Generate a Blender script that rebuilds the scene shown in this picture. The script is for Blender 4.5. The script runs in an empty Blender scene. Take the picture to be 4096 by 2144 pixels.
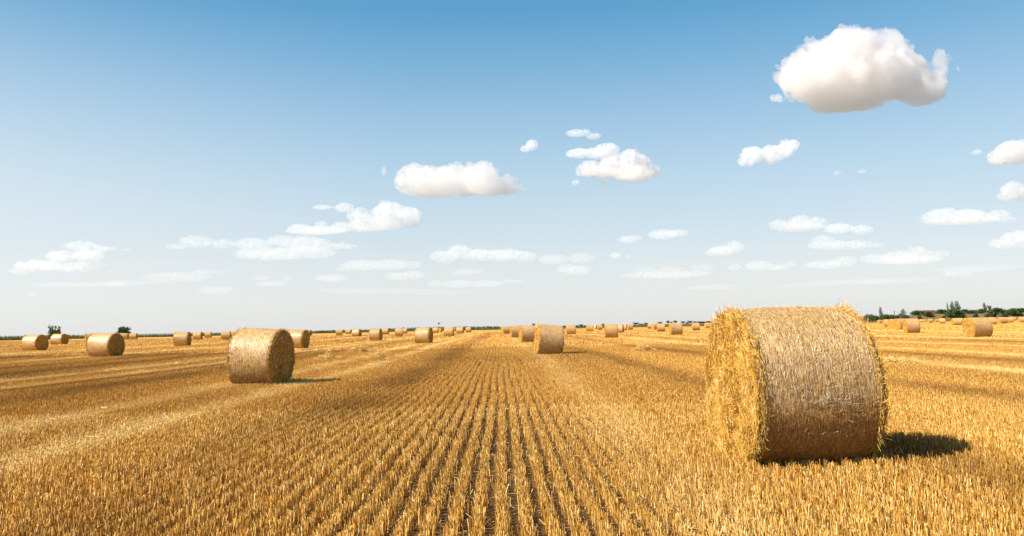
import bpy, math, random
import numpy as np
from mathutils import Vector, Matrix, noise as mnoise

SC = bpy.context.scene
COL = SC.collection
rng = np.random.default_rng(7)
random.seed(7)
R = math.radians

# ------------------------------------------------------------------ camera
FPX = 3212.0                      # focal length in photo pixels (4096 wide)
CAM_H = 1.33
cam_d = bpy.data.cameras.new('camera')
cam = bpy.data.objects.new('camera', cam_d)
COL.objects.link(cam)
cam_d.sensor_width = 36.0
cam_d.lens = FPX / 4096 * 36
cam_d.clip_start = 0.05
cam_d.clip_end = 120000
CROT = Matrix.Rotation(R(-0.93), 3, 'Z') @ Matrix.Rotation(R(90 + 4.2), 3, 'X') @ Matrix.Rotation(R(-1.06), 3, 'Z')
cam.matrix_world = Matrix.Translation((0, 0, CAM_H)) @ CROT.to_4x4()
SC.camera = cam


def ray(px, py):
    """world direction through a photo pixel, scaled so that its depth is 1"""
    return CROT @ Vector(((px - 2048) / FPX, (1072 - py) / FPX, -1.0))


def at_depth(px, py, d):
    return Vector((0, 0, CAM_H)) + ray(px, py) * d


def ground_depth(px, py):
    r = ray(px, py)
    return CAM_H / max(1e-6, -r.z)


# ------------------------------------------------------------------ helpers
def tag(o, label=None, cat=None, group=None, kind=None):
    if label: o['label'] = label
    if cat: o['category'] = cat
    if group: o['group'] = group
    if kind: o['kind'] = kind
    return o


def link(o, parent=None):
    COL.objects.link(o)
    if parent is not None:
        o.parent = parent
    return o


def empty(name, loc=(0, 0, 0), rz=0.0):
    o = bpy.data.objects.new(name, None)
    o.location = loc
    o.rotation_euler = (0, 0, rz)
    o.empty_display_size = 0.2
    return link(o)


class Geo:
    """collects quads and triangles with a colour and a material slot"""
    def __init__(self):
        self.v, self.c, self.st, self.f4, self.m4, self.n = [], [], [], [], [], 0

    def add(self, V, F, C=None, mat=0, ST=None):
        V = np.asarray(V, np.float32).reshape(-1, 3)
        F = np.asarray(F, np.int64)
        if F.shape[1] == 3:
            F = np.concatenate([F, -np.ones((len(F), 1), np.int64) - self.n], 1)
        self.v.append(V)
        if C is None:
            C = np.ones((len(V), 3), np.float32)
        C = np.broadcast_to(np.asarray(C, np.float32), (len(V), 3))
        self.c.append(C)
        self.st.append(np.zeros((len(V), 3), np.float32) if ST is None else np.asarray(ST, np.float32))
        self.f4.append(F + self.n)
        self.m4.append(np.full(len(F), mat, np.int32))
        self.n += len(V)

    def mesh(self, name, mats, smooth_mats=()):
        me = bpy.data.meshes.new(name)
        V = np.concatenate(self.v); F = np.concatenate(self.f4); M = np.concatenate(self.m4)
        tri = F[:, 3] < 0
        cnt = np.where(tri, 3, 4).astype(np.int32)
        loops = F.reshape(-1)[(np.arange(4)[None, :] < cnt[:, None]).reshape(-1)].astype(np.int32)
        start = np.concatenate([[0], np.cumsum(cnt)[:-1]]).astype(np.int32)
        me.vertices.add(len(V)); me.vertices.foreach_set('co', V.reshape(-1))
        me.loops.add(len(loops)); me.loops.foreach_set('vertex_index', loops)
        me.polygons.add(len(F)); me.polygons.foreach_set('loop_start', start)
        me.polygons.foreach_set('material_index', M)
        sm = np.isin(M, list(smooth_mats)) if smooth_mats else np.zeros(len(F), bool)
        me.polygons.foreach_set('use_smooth', sm)
        for m in mats: me.materials.append(m)
        me.update(calc_edges=True)
        a = me.attributes.new('Col', 'FLOAT_COLOR', 'POINT')
        C = np.concatenate(self.c)
        a.data.foreach_set('color', np.concatenate([C, np.ones((len(C), 1), np.float32)], 1).reshape(-1))
        a = me.attributes.new('ST', 'FLOAT_VECTOR', 'POINT')
        a.data.foreach_set('vector', np.concatenate(self.st).reshape(-1))
        me.validate()
        return me

    def obj(self, name, mats, parent=None, smooth_mats=()):
        return link(bpy.data.objects.new(name, self.mesh(name, mats, smooth_mats)), parent)


def unit(a):
    return a / np.maximum(np.linalg.norm(a, axis=1, keepdims=True), 1e-9)


def add_straws(g, P, D, L, W, C, sides=3, mat=0, taper=0.8, bend=None, up=None):
    """many straws at once: P base points, D unit directions, L lengths, W widths, C colours"""
    n = len(P)
    if n == 0: return
    P = np.asarray(P, float); D = unit(np.asarray(D, float))
    L = np.broadcast_to(np.asarray(L, float), (n,))[:, None]
    W = np.broadcast_to(np.asarray(W, float), (n,))[:, None]
    rnd = rng.normal(size=(n, 3)) if up is None else np.cross(D, up) + 0.3 * rng.normal(size=(n, 3))
    u = unit(np.cross(D, rnd)) if up is None else unit(rnd - D * (rnd * D).sum(1, keepdims=True))
    v = np.cross(D, u)
    T = P + D * L
    if bend is not None:
        T = T + bend
    C = np.broadcast_to(np.asarray(C, np.float32), (n, 3))
    if sides == 1:
        V = np.stack([P - u * W / 2, P + u * W / 2, T + u * W / 2 * taper, T - u * W / 2 * taper], 1)
        F = (np.arange(n) * 4)[:, None] + np.array([[0, 1, 2, 3]])
        g.add(V.reshape(-1, 3), F, np.repeat(C, 4, 0), mat)
    elif sides == 2:
        V = np.stack([P - u * W / 2, P + u * W / 2, T + u * W / 2 * taper, T - u * W / 2 * taper,
                      P - v * W / 2, P + v * W / 2, T + v * W / 2 * taper, T - v * W / 2 * taper], 1)
        F = ((np.arange(n) * 8)[:, None, None] + np.array([[0, 1, 2, 3], [4, 5, 6, 7]])[None]).reshape(-1, 4)
        g.add(V.reshape(-1, 3), F, np.repeat(C, 8, 0), mat)
    else:
        rr = []
        for Q, k in ((P, 1.0), (T, taper)):
            for a in (0, 2.0944, 4.1888):
                rr.append(Q + (u * math.cos(a) + v * math.sin(a)) * W / 2 * k)
        V = np.stack(rr, 1)
        base = np.array([[0, 1, 4, 3], [1, 2, 5, 4], [2, 0, 3, 5]])
        F = ((np.arange(n) * 6)[:, None, None] + base[None]).reshape(-1, 4)
        g.add(V.reshape(-1, 3), F, np.repeat(C, 6, 0), mat)


_vt = np.random.default_rng(99).random((256, 256))
def vnoise(x, y):
    """smooth value noise in 0..1"""
    xi = np.floor(x).astype(int); yi = np.floor(y).astype(int)
    fx = x - xi; fy = y - yi
    fx = fx * fx * (3 - 2 * fx); fy = fy * fy * (3 - 2 * fy)
    a = _vt[xi % 256, yi % 256]; b = _vt[(xi + 1) % 256, yi % 256]
    c = _vt[xi % 256, (yi + 1) % 256]; d = _vt[(xi + 1) % 256, (yi + 1) % 256]
    return (a * (1 - fx) + b * fx) * (1 - fy) + (c * (1 - fx) + d * fx) * fy


# ------------------------------------------------------------------ materials
def new_mat(name):
    m = bpy.data.materials.new(name)
    m.use_nodes = True
    nt = m.node_tree
    nt.nodes.clear()
    out = nt.nodes.new('ShaderNodeOutputMaterial')
    return m, nt, out


def N(nt, typ, **kw):
    n = nt.nodes.new(typ)
    for k, v in kw.items():
        if k in n.inputs: n.inputs[k].default_value = v
        else: setattr(n, k, v)
    return n


def ramp(nt, fac, stops):
    r = nt.nodes.new('ShaderNodeValToRGB')
    e = r.color_ramp.elements
    while len(e) > 1: e.remove(e[0])
    e[0].position = stops[0][0]; e[0].color = (*stops[0][1], 1)
    for p, c in stops[1:]:
        k = e.new(p); k.color = (*c, 1)
    nt.links.new(fac, r.inputs[0])
    return r.outputs[0]


def noise_tex(nt, vec, scale, detail=4, rough=0.6, dist=0.0):
    n = nt.nodes.new('ShaderNodeTexNoise')
    n.inputs['Scale'].default_value = scale
    n.inputs['Detail'].default_value = detail
    n.inputs['Roughness'].default_value = rough
    n.inputs['Distortion'].default_value = dist
    if vec is not None: nt.links.new(vec, n.inputs['Vector'])
    return n.outputs['Fac']


def mapping(nt, vec, scale=(1, 1, 1), rot=(0, 0, 0)):
    m = nt.nodes.new('ShaderNodeMapping')
    m.inputs['Scale'].default_value = scale
    m.inputs['Rotation'].default_value = rot
    nt.links.new(vec, m.inputs['Vector'])
    return m.outputs[0]


def mix_rgb(nt, fac, a, b, mode='MIX'):
    m = nt.nodes.new('ShaderNodeMix'); m.data_type = 'RGBA'; m.blend_type = mode
    for s, val in ((m.inputs[0], fac), (m.inputs[6], a), (m.inputs[7], b)):
        if isinstance(val, (int, float)): s.default_value = val
        elif isinstance(val, tuple): s.default_value = (*val, 1)
        else: nt.links.new(val, s)
    return m.outputs[2]


def straw_mat(name, transl=0.25, rough=0.5, spec=0.25):
    """thin straw or leaf: colour from the mesh, a little light shining through"""
    m, nt, out = new_mat(name)
    at = N(nt, 'ShaderNodeAttribute', attribute_name='Col')
    p = nt.nodes.new('ShaderNodeBsdfPrincipled')
    p.inputs['Roughness'].default_value = rough
    p.inputs['Specular IOR Level'].default_value = spec
    t = nt.nodes.new('ShaderNodeBsdfTranslucent')
    nt.links.new(at.outputs['Color'], p.inputs['Base Color'])
    nt.links.new(at.outputs['Color'], t.inputs['Color'])
    mx = nt.nodes.new('ShaderNodeMixShader'); mx.inputs[0].default_value = transl
    nt.links.new(p.outputs[0], mx.inputs[1]); nt.links.new(t.outputs[0], mx.inputs[2])
    nt.links.new(mx.outputs[0], out.inputs[0])
    return m


def simple_mat(name, stops, scale=3.0, rough=0.8, bump=0.0, bscale=20, spec=0.2, vec='Object', stretch=(1, 1, 1)):
    m, nt, out = new_mat(name)
    tc = nt.nodes.new('ShaderNodeTexCoord')
    v = mapping(nt, tc.outputs[vec], stretch)
    c = ramp(nt, noise_tex(nt, v, scale, 6), stops)
    p = nt.nodes.new('ShaderNodeBsdfPrincipled')
    p.inputs['Roughness'].default_value = rough
    p.inputs['Specular IOR Level'].default_value = spec
    nt.links.new(c, p.inputs['Base Color'])
    if bump:
        b = nt.nodes.new('ShaderNodeBump'); b.inputs['Strength'].default_value = bump
        b.inputs['Distance'].default_value = 0.05
        nt.links.new(noise_tex(nt, v, bscale, 4), b.inputs['Height'])
        nt.links.new(b.outputs[0], p.inputs['Normal'])
    nt.links.new(p.outputs[0], out.inputs[0])
    return m


M_STUB = straw_mat('stubble_straw', 0.12, 0.38, 0.4)
M_STRAW = straw_mat('bale_straw', 0.14, 0.45, 0.3)
M_LEAF = straw_mat('leaf', 0.3, 0.6, 0.15)
M_BARK = simple_mat('bark', [(0.3, (.06, .045, .03)), (0.7, (.13, .10, .07))], 6, 0.9, 0.4)


def net_wrap_mat():
    m, nt, out = new_mat('net_wrap')
    at = N(nt, 'ShaderNodeAttribute', attribute_name='ST')
    v = at.outputs['Vector']
    c1 = noise_tex(nt, mapping(nt, v, (9, 45, 0)), 1.0, 5, 0.7, 0.6)
    col = ramp(nt, c1, [(0.32, (.085, .036, .008)), (0.42, (.32, .170, .042)), (0.54, (.52, .325, .115)), (0.70, (.74, .54, .28))])
    big = noise_tex(nt, mapping(nt, v, (1.2, 1.6, 0)), 1.0, 3)
    tint = ramp(nt, big, [(0.35, (.86, .80, .72)), (0.65, (1.0, 1.0, 1.0))])
    col = mix_rgb(nt, 1.0, col, tint, 'MULTIPLY')
    # threads of the net, running round the bale
    w = nt.nodes.new('ShaderNodeTexWave'); w.wave_type = 'BANDS'; w.bands_direction = 'Y'
    w.inputs['Scale'].default_value = 12.0; w.inputs['Distortion'].default_value = 1.5
    w.inputs['Detail'].default_value = 2
    nt.links.new(v, w.inputs['Vector'])
    thr = ramp(nt, w.outputs['Fac'], [(0.80, (0, 0, 0)), (0.95, (.38, .38, .38))])
    col = mix_rgb(nt, thr, col, (.66, .57, .43))
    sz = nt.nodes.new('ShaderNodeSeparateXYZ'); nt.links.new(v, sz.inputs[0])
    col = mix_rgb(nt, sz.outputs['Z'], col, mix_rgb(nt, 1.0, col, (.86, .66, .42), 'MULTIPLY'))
    oi = nt.nodes.new('ShaderNodeObjectInfo')
    col = mix_rgb(nt, 1.0, col, ramp(nt, oi.outputs['Random'], [(0, (.90, .88, .84)), (.5, (1.02, 1.0, .97)), (1, (1.12, 1.10, 1.08))]), 'MULTIPLY')
    p = nt.nodes.new('ShaderNodeBsdfPrincipled')
    p.inputs['Roughness'].default_value = 0.42
    p.inputs['Specular IOR Level'].default_value = 0.7
    nt.links.new(col, p.inputs['Base Color'])
    b = nt.nodes.new('ShaderNodeBump'); b.inputs['Strength'].default_value = 0.8; b.inputs['Distance'].default_value = 0.02
    nt.links.new(c1, b.inputs['Height']); nt.links.new(b.outputs[0], p.inputs['Normal'])
    nt.links.new(p.outputs[0], out.inputs[0])
    return m


M_NET = net_wrap_mat()
M_FACE = simple_mat('cut_straw_end', [(0.3, (.15, .062, .009)), (0.5, (.42, .21, .03)), (0.7, (.60, .355, .075))], 22, 0.7, 0.9, 30)
# ------------------------------------------------------------------ world and sun
SUN_EL, SUN_AZ = 43.0, 22.0        # the sun stands left of and a little behind the camera
sdir = Vector((-math.cos(R(SUN_EL)) * math.cos(R(SUN_AZ)), -math.cos(R(SUN_EL)) * math.sin(R(SUN_AZ)), math.sin(R(SUN_EL))))
sl = bpy.data.lights.new('sun', 'SUN')
sl.energy = 5.0; sl.angle = R(0.53); sl.color = (1.0, 0.91, 0.77)
so = bpy.data.objects.new('sun', sl); COL.objects.link(so)
so.rotation_euler = (-sdir).to_track_quat('-Z', 'Y').to_euler()
so.location = (-20, -10, 40)

W = bpy.data.worlds.new('World'); SC.world = W; W.use_nodes = True
nt = W.node_tree
bg = next(n for n in nt.nodes if n.type == 'BACKGROUND')
sky = nt.nodes.new('ShaderNodeTexSky'); sky.sky_type = 'NISHITA'; sky.sun_disc = False
sky.sun_elevation = R(SUN_EL)
sky.sun_rotation = math.atan2(sdir.x, sdir.y) % (2 * math.pi)
sky.air_density = 1.0; sky.dust_density = 1.4; sky.ozone_density = 2.0; sky.altitude = 100
geo = nt.nodes.new('ShaderNodeTexCoord')
sep = nt.nodes.new('ShaderNodeSeparateXYZ'); nt.links.new(geo.outputs['Generated'], sep.inputs[0])
# summer haze: whitish over the horizon, clear blue higher up; a share of the physical sky keeps the glow towards the sun
EXPO = 1.08
STR = 0.10
SKYC = [(0.0, (.815, .82, .805)), (.0375, (.80, .815, .81)), (.075, (.745, .79, .81)), (.111, (.65, .75, .805)), (.183, (.50, .675, .795)), (.252, (.345, .56, .745)),
        (.317, (.19, .445, .68)), (.375, (.09, .345, .60)), (.48, (.06, .27, .54)), (1.0, (.04, .18, .42))]
SHARE = 0.15
gain = 1 / (2 ** EXPO) / STR
grad = ramp(nt, sep.outputs['Z'], [(z, c) for z, c in SKYC])
gsc = nt.nodes.new('ShaderNodeVectorMath'); gsc.operation = 'SCALE'; gsc.inputs['Scale'].default_value = gain
nt.links.new(grad, gsc.inputs[0])
skm = mix_rgb(nt, SHARE, gsc.outputs[0], sky.outputs[0])
# brighter milky air on the side of the sun, low down
dt = nt.nodes.new('ShaderNodeVectorMath'); dt.operation = 'DOT_PRODUCT'
dt.inputs[1].default_value = Vector((sdir.x, sdir.y, 0)).normalized()
nt.links.new(geo.outputs['Generated'], dt.inputs[0])
g1 = nt.nodes.new('ShaderNodeMapRange'); g1.inputs[1].default_value = -.25; g1.inputs[2].default_value = .75; g1.inputs[3].default_value = 0; g1.inputs[4].default_value = .85
nt.links.new(dt.outputs['Value'], g1.inputs[0])
lowz = ramp(nt, sep.outputs['Z'], [(0.0, (.55,) * 3), (.05, (.75,) * 3), (.14, (.85,) * 3), (.24, (.5,) * 3), (.36, (.1,) * 3), (.5, (0, 0, 0))])
gm = nt.nodes.new('ShaderNodeMath'); gm.operation = 'MULTIPLY'
nt.links.new(g1.outputs[0], gm.inputs[0]); nt.links.new(lowz, gm.inputs[1])
fin = mix_rgb(nt, gm.outputs[0], skm, tuple(gain * c for c in (.90, .94, .94)))
nt.links.new(fin, bg.inputs['Color'])
bg.inputs['Strength'].default_value = STR

SC.view_settings.view_transform = 'Standard'
SC.view_settings.look = 'None'
SC.view_settings.gamma = 1
SC.view_settings.use_curve_mapping = False
SC.view_settings.exposure = EXPO
SC.render.engine = 'CYCLES'
SC.cycles.max_bounces = 24
SC.cycles.diffuse_bounces = 3
SC.cycles.glossy_bounces = 2
SC.cycles.transmission_bounces = 4
SC.cycles.volume_bounces = 20
SC.cycles.transparent_max_bounces = 24
SC.cycles.sample_clamp_indirect = 6
SC.cycles.use_denoising = True
SC.render.film_transparent = False

# ------------------------------------------------------------------ ground
EDGE_X = [-900, -160, -110, -60, 0, 80, 200, 320, 900]
EDGE_Y = [120, 262, 330, 410, 425, 400, 452, 462, 480]


def field_edge(x):
    return np.interp(x, EDGE_X, EDGE_Y)


def field_mat():
    m, nt, out = new_mat('stubble_ground')
    tc = nt.nodes.new('ShaderNodeTexCoord'); v = tc.outputs['Object']
    fine = noise_tex(nt, v, 38, 5, 0.75)
    base = ramp(nt, fine, [(0.36, (.042, .020, .008)), (0.49, (.11, .056, .018)), (0.61, (.29, .165, .05)), (0.73, (.60, .42, .18))])
    far = noise_tex(nt, mapping(nt, v, (0.9, 0.5, 1)), 1.0, 6, 0.7)
    farc = ramp(nt, far, [(0.3, (.32, .155, .026)), (0.5, (.51, .285, .06)), (0.7, (.71, .455, .14))])
    # near the camera the bare row gaps, farther out the matted stubble
    mr = nt.nodes.new('ShaderNodeMapRange'); mr.inputs[1].default_value = 12; mr.inputs[2].default_value = 70
    ln = nt.nodes.new('ShaderNodeVectorMath'); ln.operation = 'LENGTH'; nt.links.new(v, ln.inputs[0])
    nt.links.new(ln.outputs['Value'], mr.inputs[0])
    col = mix_rgb(nt, mr.outputs[0], base, farc)
    st = noise_tex(nt, mapping(nt, v, (0.22, 0.012, 1), (0, 0, R(-3))), 1.0, 4, 0.65)
    band = ramp(nt, st, [(0.32, (.70, .64, .56)), (0.5, (.92, .90, .86)), (0.62, (1.06, 1.06, 1.06)), (0.72, (1.28, 1.32, 1.42))])
    col = mix_rgb(nt, 1.0, col, band, 'MULTIPLY')
    st2 = noise_tex(nt, mapping(nt, v, (0.012, 0.10, 1), (0, 0, R(12))), 1.0, 4, 0.6)
    band2 = ramp(nt, st2, [(0.35, (.80, .76, .70)), (0.6, (1.05, 1.05, 1.03)), (0.75, (1.2, 1.22, 1.25))])
    col = mix_rgb(nt, mr.outputs[0], col, mix_rgb(nt, 1.0, col, band2, 'MULTIPLY'))
    p = nt.nodes.new('ShaderNodeBsdfPrincipled')
    p.inputs['Roughness'].default_value = 0.85; p.inputs['Specular IOR Level'].default_value = 0.15
    nt.links.new(col, p.inputs['Base Color'])
    b = nt.nodes.new('ShaderNodeBump'); b.inputs['Strength'].default_value = 0.7; b.inputs['Distance'].default_value = 0.05
    nt.links.new(noise_tex(nt, v, 16, 6, 0.75), b.inputs['Height']); nt.links.new(b.outputs[0], p.inputs['Normal'])
    nt.links.new(p.outputs[0], out.inputs[0])
    return m


M_FIELD = field_mat()
M_GROUND = simple_mat('dry_grassland', [(0.35, (.15, .145, .13)), (0.5, (.18, .165, .15)), (0.65, (.14, .15, .11))], 0.02, 0.95)

g = Geo()
s = np.linspace(-1, 1, 61); xs = np.sign(s) * (np.abs(s) ** 3) * 60000
X, Y = np.meshgrid(xs, xs); V = np.stack([X, Y, np.full_like(X, -0.012)], -1).reshape(-1, 3)
i = np.arange(60)[:, None] * 61 + np.arange(60)[None, :]
g.add(V, np.stack([i, i + 1, i + 62, i + 61], -1).reshape(-1, 4))
tag(g.obj('ground', [M_GROUND]), 'dry open farmland reaching to the horizon', 'ground', kind='structure')

g = Geo()
fx = np.unique(np.concatenate([np.linspace(-900, 900, 91), np.linspace(-20, 20, 81)]))
fr = np.concatenate([np.linspace(0, .12, 60), np.linspace(.13, 1, 60)])
yb = -120.0
FX, FR = np.meshgrid(fx, fr)
FY = yb + (field_edge(FX) - yb) * FR
V = np.stack([FX, FY, np.zeros_like(FX)], -1).reshape(-1, 3)
nx = len(fx)
i = np.arange(len(fr) - 1)[:, None] * nx + np.arange(nx - 1)[None, :]
g.add(V, np.stack([i, i + 1, i + nx + 1, i + nx], -1).reshape(-1, 4))
tag(g.obj('field', [M_FIELD]), 'harvested golden stubble field in straight drill rows', 'field', kind='structure')

# ------------------------------------------------------------------ stubble
ROW = 0.16
PALE = [(-14.0, .5), (-12.0, .45), (-6.6, .42), (-4.75, .38), (1.62, .40), (12.4, .6), (17.5, .5), (23, .6), (31, .9), (-24, .8), (-35, 1.2), (45, 1.2)]
DARK = [(-9.6, .8), (-11.3, .4), (-19.5, .8), (-2.4, .75), (-16.5, .8), (8.2, .6), (15.0, .7), (4.2, .5), (-29, 1.0), (27, 1.0)]  # the band just left of the middle paints the rows' shaded sides


def bands(x, y):
    """how pale (flattened straw) or dark (browner straw, and painted shade in one band) the stubble is at a place"""
    w = x + 0.5 * (vnoise(y * .06, x * 0 + 3.3) - .5) + .25 * (vnoise(y * .5, x * .2 + 9) - .5)
    p = sum(np.exp(-((w - c) / s_) ** 2) * (.5 if c == 1.62 else 1.25) for c, s_ in PALE)
    d = sum(np.exp(-((w - c) / s_) ** 2) for c, s_ in DARK)
    patch = vnoise(x * .35 + 7, y * .12 + 5)
    p = p * np.clip(1.5 * vnoise(x * .9, y * .4 + 50) + .25, 0, 1.2)
    d = d * np.clip(.9 * vnoise(x * .8 + 30, y * .3 + 80) + .45, 0, 1.2)
    return np.clip(p, 0, 1), np.clip(d, 0, 1), patch


def straw_cols(n, pale=None, dark=None, patch=None):
    t = rng.random(n)[:, None]
    a = np.array([.31, .128, .015]); b = np.array([.70, .395, .078]); c = np.array([.93, .69, .30])
    col = np.where(t < .7, a + (b - a) * (t / .7), b + (c - b) * ((t - .7) / .3))
    if patch is not None:
        col = col * (0.82 + .36 * patch[:, None])
    if pale is not None:
        k = (pale * (.45 + .5 * rng.random(n)))[:, None]
        col = col * (1 - k) + np.array([.86, .62, .245]) * k
    if dark is not None:
        k = (.55 * dark)[:, None]
        col = col * (1 - k) + np.array([.23, .105, .022]) * k
    return np.clip(col * rng.normal(1, .16, (n, 1)), .02, .95)


def scatter(d0, d1, dens, margin):
    """points of drill rows in the band d0..d1 in front of the camera, dens per square metre"""
    pts = []
    step = max(1.0, (d1 - d0) / 40)
    y = d0
    while y < d1:
        y2 = min(d1, y + step)
        hw = (.74 + .16 * (y2 < 60)) * y2 + margin
        n = int(2 * hw * (y2 - y) * dens)
        pts.append(np.stack([rng.uniform(-hw, hw, n), rng.uniform(y, y2, n)], 1))
        y = y2
    return np.concatenate(pts)


g = Geo()
for d0, d1, dens, wid, hgt, sides, sig, margin in (
        (2.2, 13, 2200, .0050, .096, 3, .0195, 2.0),
        (13, 26, 1300, .0064, .095, 2, .022, 3.0),
        (26, 50, 430, .0095, .10, 2, .022, 5.0),
        (50, 95, 90, .021, .112, 1, .025, 8.0),
        (95, 200, 12, .07, .14, 1, .08, 12.0)):
    p = scatter(d0, d1, dens, margin)
    n = len(p)
    row = np.round(p[:, 0] / ROW)
    wob = .020 * (vnoise(p[:, 1] * .22, row * 0 + 4.5) - .5) * 2 + .006 * (vnoise(row * 1.7, p[:, 1] * .9) - .5) * 2
    # tillers stand in little clumps along a row
    yy = p[:, 1]
    inrow = rng.random(n) < .975
    x = np.where(inrow, row * ROW + wob + rng.normal(0, sig, n), p[:, 0])
    miss = vnoise(row * 3.1, yy * 2.2) < .07          # gaps in the drill rows
    keep = ~(miss & (rng.random(n) < .5))
    x = x[keep]; yy = yy[keep]; n = len(x)
    keep = yy < field_edge(x) - 1
    x = x[keep]; yy = yy[keep]; n = len(x)
    pale, dark, patch = bands(x, yy)
    C = straw_cols(n, pale, dark, patch)
    H = hgt * np.clip(rng.normal(1, .13, n), .3, 1.5) * (1 - .18 * pale) * (.72 + .3 * vnoise(x * .8, yy * .5) + .28 * vnoise(x * .25 + 40, yy * .16))
    lean = rng.normal(0, .11, (n, 2)) * (1 + 1.2 * pale[:, None])
    lean[:, 0] += .10 * (vnoise(x * .5 + 3, yy * .3) - .5) * 2
    D = np.stack([lean[:, 0], lean[:, 1], np.ones(n)], 1)
    fl = rng.random(n) < np.where(np.abs(x) < 2.5, .03, .085)                            # broken over
    D[fl, :2] *= 6
    add_straws(g, np.stack([x, yy, np.full(n, -.005)], 1), D, H, wid * rng.uniform(.7, 1.3, n), C, sides, taper=.95)
tag(g.obj('stubble', [M_STUB]), 'short golden cut stubble standing in drill rows', 'stubble', kind='stuff')

g = Geo()
for d0, d1, dens, wid, sides in ((2.2, 9, 470, .0042, 1), (9, 26, 150, .006, 1), (26, 60, 24, .018, 1)):
    p = scatter(d0, d1, dens, 2.0)
    pale, dark, patch = bands(p[:, 0], p[:, 1])
    keep = rng.random(len(p)) < np.clip(np.where(np.abs(p[:, 0]) < 3, .20, .36) + .28 * patch + np.where(np.abs(p[:, 0]) > 3, .9, .25) * pale, 0, 1)
    p = p[keep]; pale = pale[keep]; n = len(p)
    a = rng.uniform(0, 2 * math.pi, n)
    z = .006 + rng.random(n) ** 2 * (.015 + .08 * pale)
    D = np.stack([np.cos(a), np.sin(a), rng.normal(0, .12, n)], 1)
    L = rng.uniform(.04, .20, n) * (1 if d1 < 30 else 1.8)
    C = straw_cols(n, .25 + .6 * pale)
    add_straws(g, np.stack([p[:, 0], p[:, 1], z], 1), D, L, wid * rng.uniform(.7, 1.3, n), C, sides, up=np.array([0, 0, 1.0]))
tag(g.obj('straw_litter', [M_STUB]), 'pale chopped straw lying between the stubble rows', 'straw litter', kind='stuff')
# ------------------------------------------------------------------ bales
BR, BL = 0.75, 1.30                # radius and length of a bale


def bale_profile(nu, seed, dent=0.02):
    """radius factor round the bale: flattened where it stands, slightly uneven"""
    th = np.linspace(0, 2 * math.pi, nu, endpoint=False)
    f = 1 + dent * np.sin(2 * th + seed) * .6 + dent * .5 * np.sin(3 * th + 2.1 * seed)
    return th, f


def bale_pt(x, th, r, seed):
    """world-like local point: axis X, base of the bale at z = 0"""
    f = 1 + .010 * np.sin(2 * th + seed) + .008 * np.sin(3 * th + 2.1 * seed + 2 * x) + .006 * np.sin(5 * th + 4 * x + seed)
    rr = BR * r * f
    y = rr * np.sin(th); z = rr * np.cos(th)
    # sag: the underside spreads on the ground
    low = -0.90 * BR
    zz = np.where(z < low, low + (z - low) * .25, z)
    y = y * (1 + .035 * np.clip(-(z / BR), 0, 1))
    return np.stack([x + 0 * th, y, zz + .925 * BR], -1)


def wrap_r(x):
    """barrel shape of the wrapped part"""
    k = np.abs(x) / (BL / 2)
    return 1.0 - .018 * k ** 4 - .02 * np.clip((k - .86) / .14, 0, 1) ** 2


def make_wrap(name, seed, nu, nv, nstraw):
    g = Geo()
    xe = BL / 2 - .018
    th = np.linspace(0, 2 * math.pi, nu, endpoint=False); x = np.linspace(-xe, xe, nv)
    TH, XX = np.meshgrid(th, x)
    bump = 0
    if nu > 60:
        bump = .010 * (vnoise(TH * 4 + 20, XX * 5 + 7 + seed) - .5) + .007 * (vnoise(np.abs(TH - math.pi) * 14 + 40, XX * 16 + seed) - .5)
    V = bale_pt(XX, TH, wrap_r(XX) + bump, seed).reshape(-1, 3)
    i = np.arange(nv - 1)[:, None] * nu; j = np.arange(nu)[None, :]
    F = np.stack([i + j, i + (j + 1) % nu, i + nu + (j + 1) % nu, i + nu + j], -1).reshape(-1, 4)
    ST = np.stack([TH * BR, XX, 0 * XX], -1).reshape(-1, 3)
    # keep the seam of the texture underneath
    ST[:, 0] = np.abs(TH.reshape(-1) - math.pi) * BR + seed * 3.7
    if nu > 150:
        # below the torn end of the net the wrap colour is browner and darker
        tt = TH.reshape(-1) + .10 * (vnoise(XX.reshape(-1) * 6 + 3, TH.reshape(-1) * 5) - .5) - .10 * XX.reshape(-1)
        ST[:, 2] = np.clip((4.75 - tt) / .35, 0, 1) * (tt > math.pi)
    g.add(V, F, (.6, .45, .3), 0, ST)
    if nstraw:
        n = nstraw
        t = rng.uniform(0, 2 * math.pi, n); xx = rng.uniform(-xe, xe, n)
        L = rng.uniform(.012, .06, n) * (1 if nu > 150 else 1.6)
        ang = rng.normal(0, .62, n) + (rng.random(n) < .2) * rng.uniform(-1.5, 1.5, n)
        dt = np.cos(ang) * L / BR; dx = np.sin(ang) * L
        off = 1 + rng.uniform(.002, .012, n)
        P = bale_pt(xx, t, wrap_r(xx) * off, seed)
        Q = bale_pt(np.clip(xx + dx, -xe, xe), t + dt, wrap_r(xx) * (off + rng.uniform(-.004, .014, n)), seed)
        D = Q - P; LL = np.linalg.norm(D, axis=1)
        q = rng.random(n)[:, None]
        C = np.where(q < .50, np.array([.52, .32, .10]), np.where(q < .74, np.array([.72, .55, .30]), np.array([.24, .12, .028]))) * rng.normal(1, .12, (n, 1))
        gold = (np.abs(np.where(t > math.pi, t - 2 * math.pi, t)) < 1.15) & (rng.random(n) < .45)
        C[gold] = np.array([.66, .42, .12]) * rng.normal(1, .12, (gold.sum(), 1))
        nrm = P.copy(); nrm[:, 0] = 0; nrm[:, 2] -= BR
        add_straws(g, P, D, LL, rng.uniform(.002, .0042, n) * (1 if nu > 150 else 1.9), C, 1, 1, up=unit(nrm))
    return g.mesh(name, [M_NET, M_STRAW], (0,))


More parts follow.
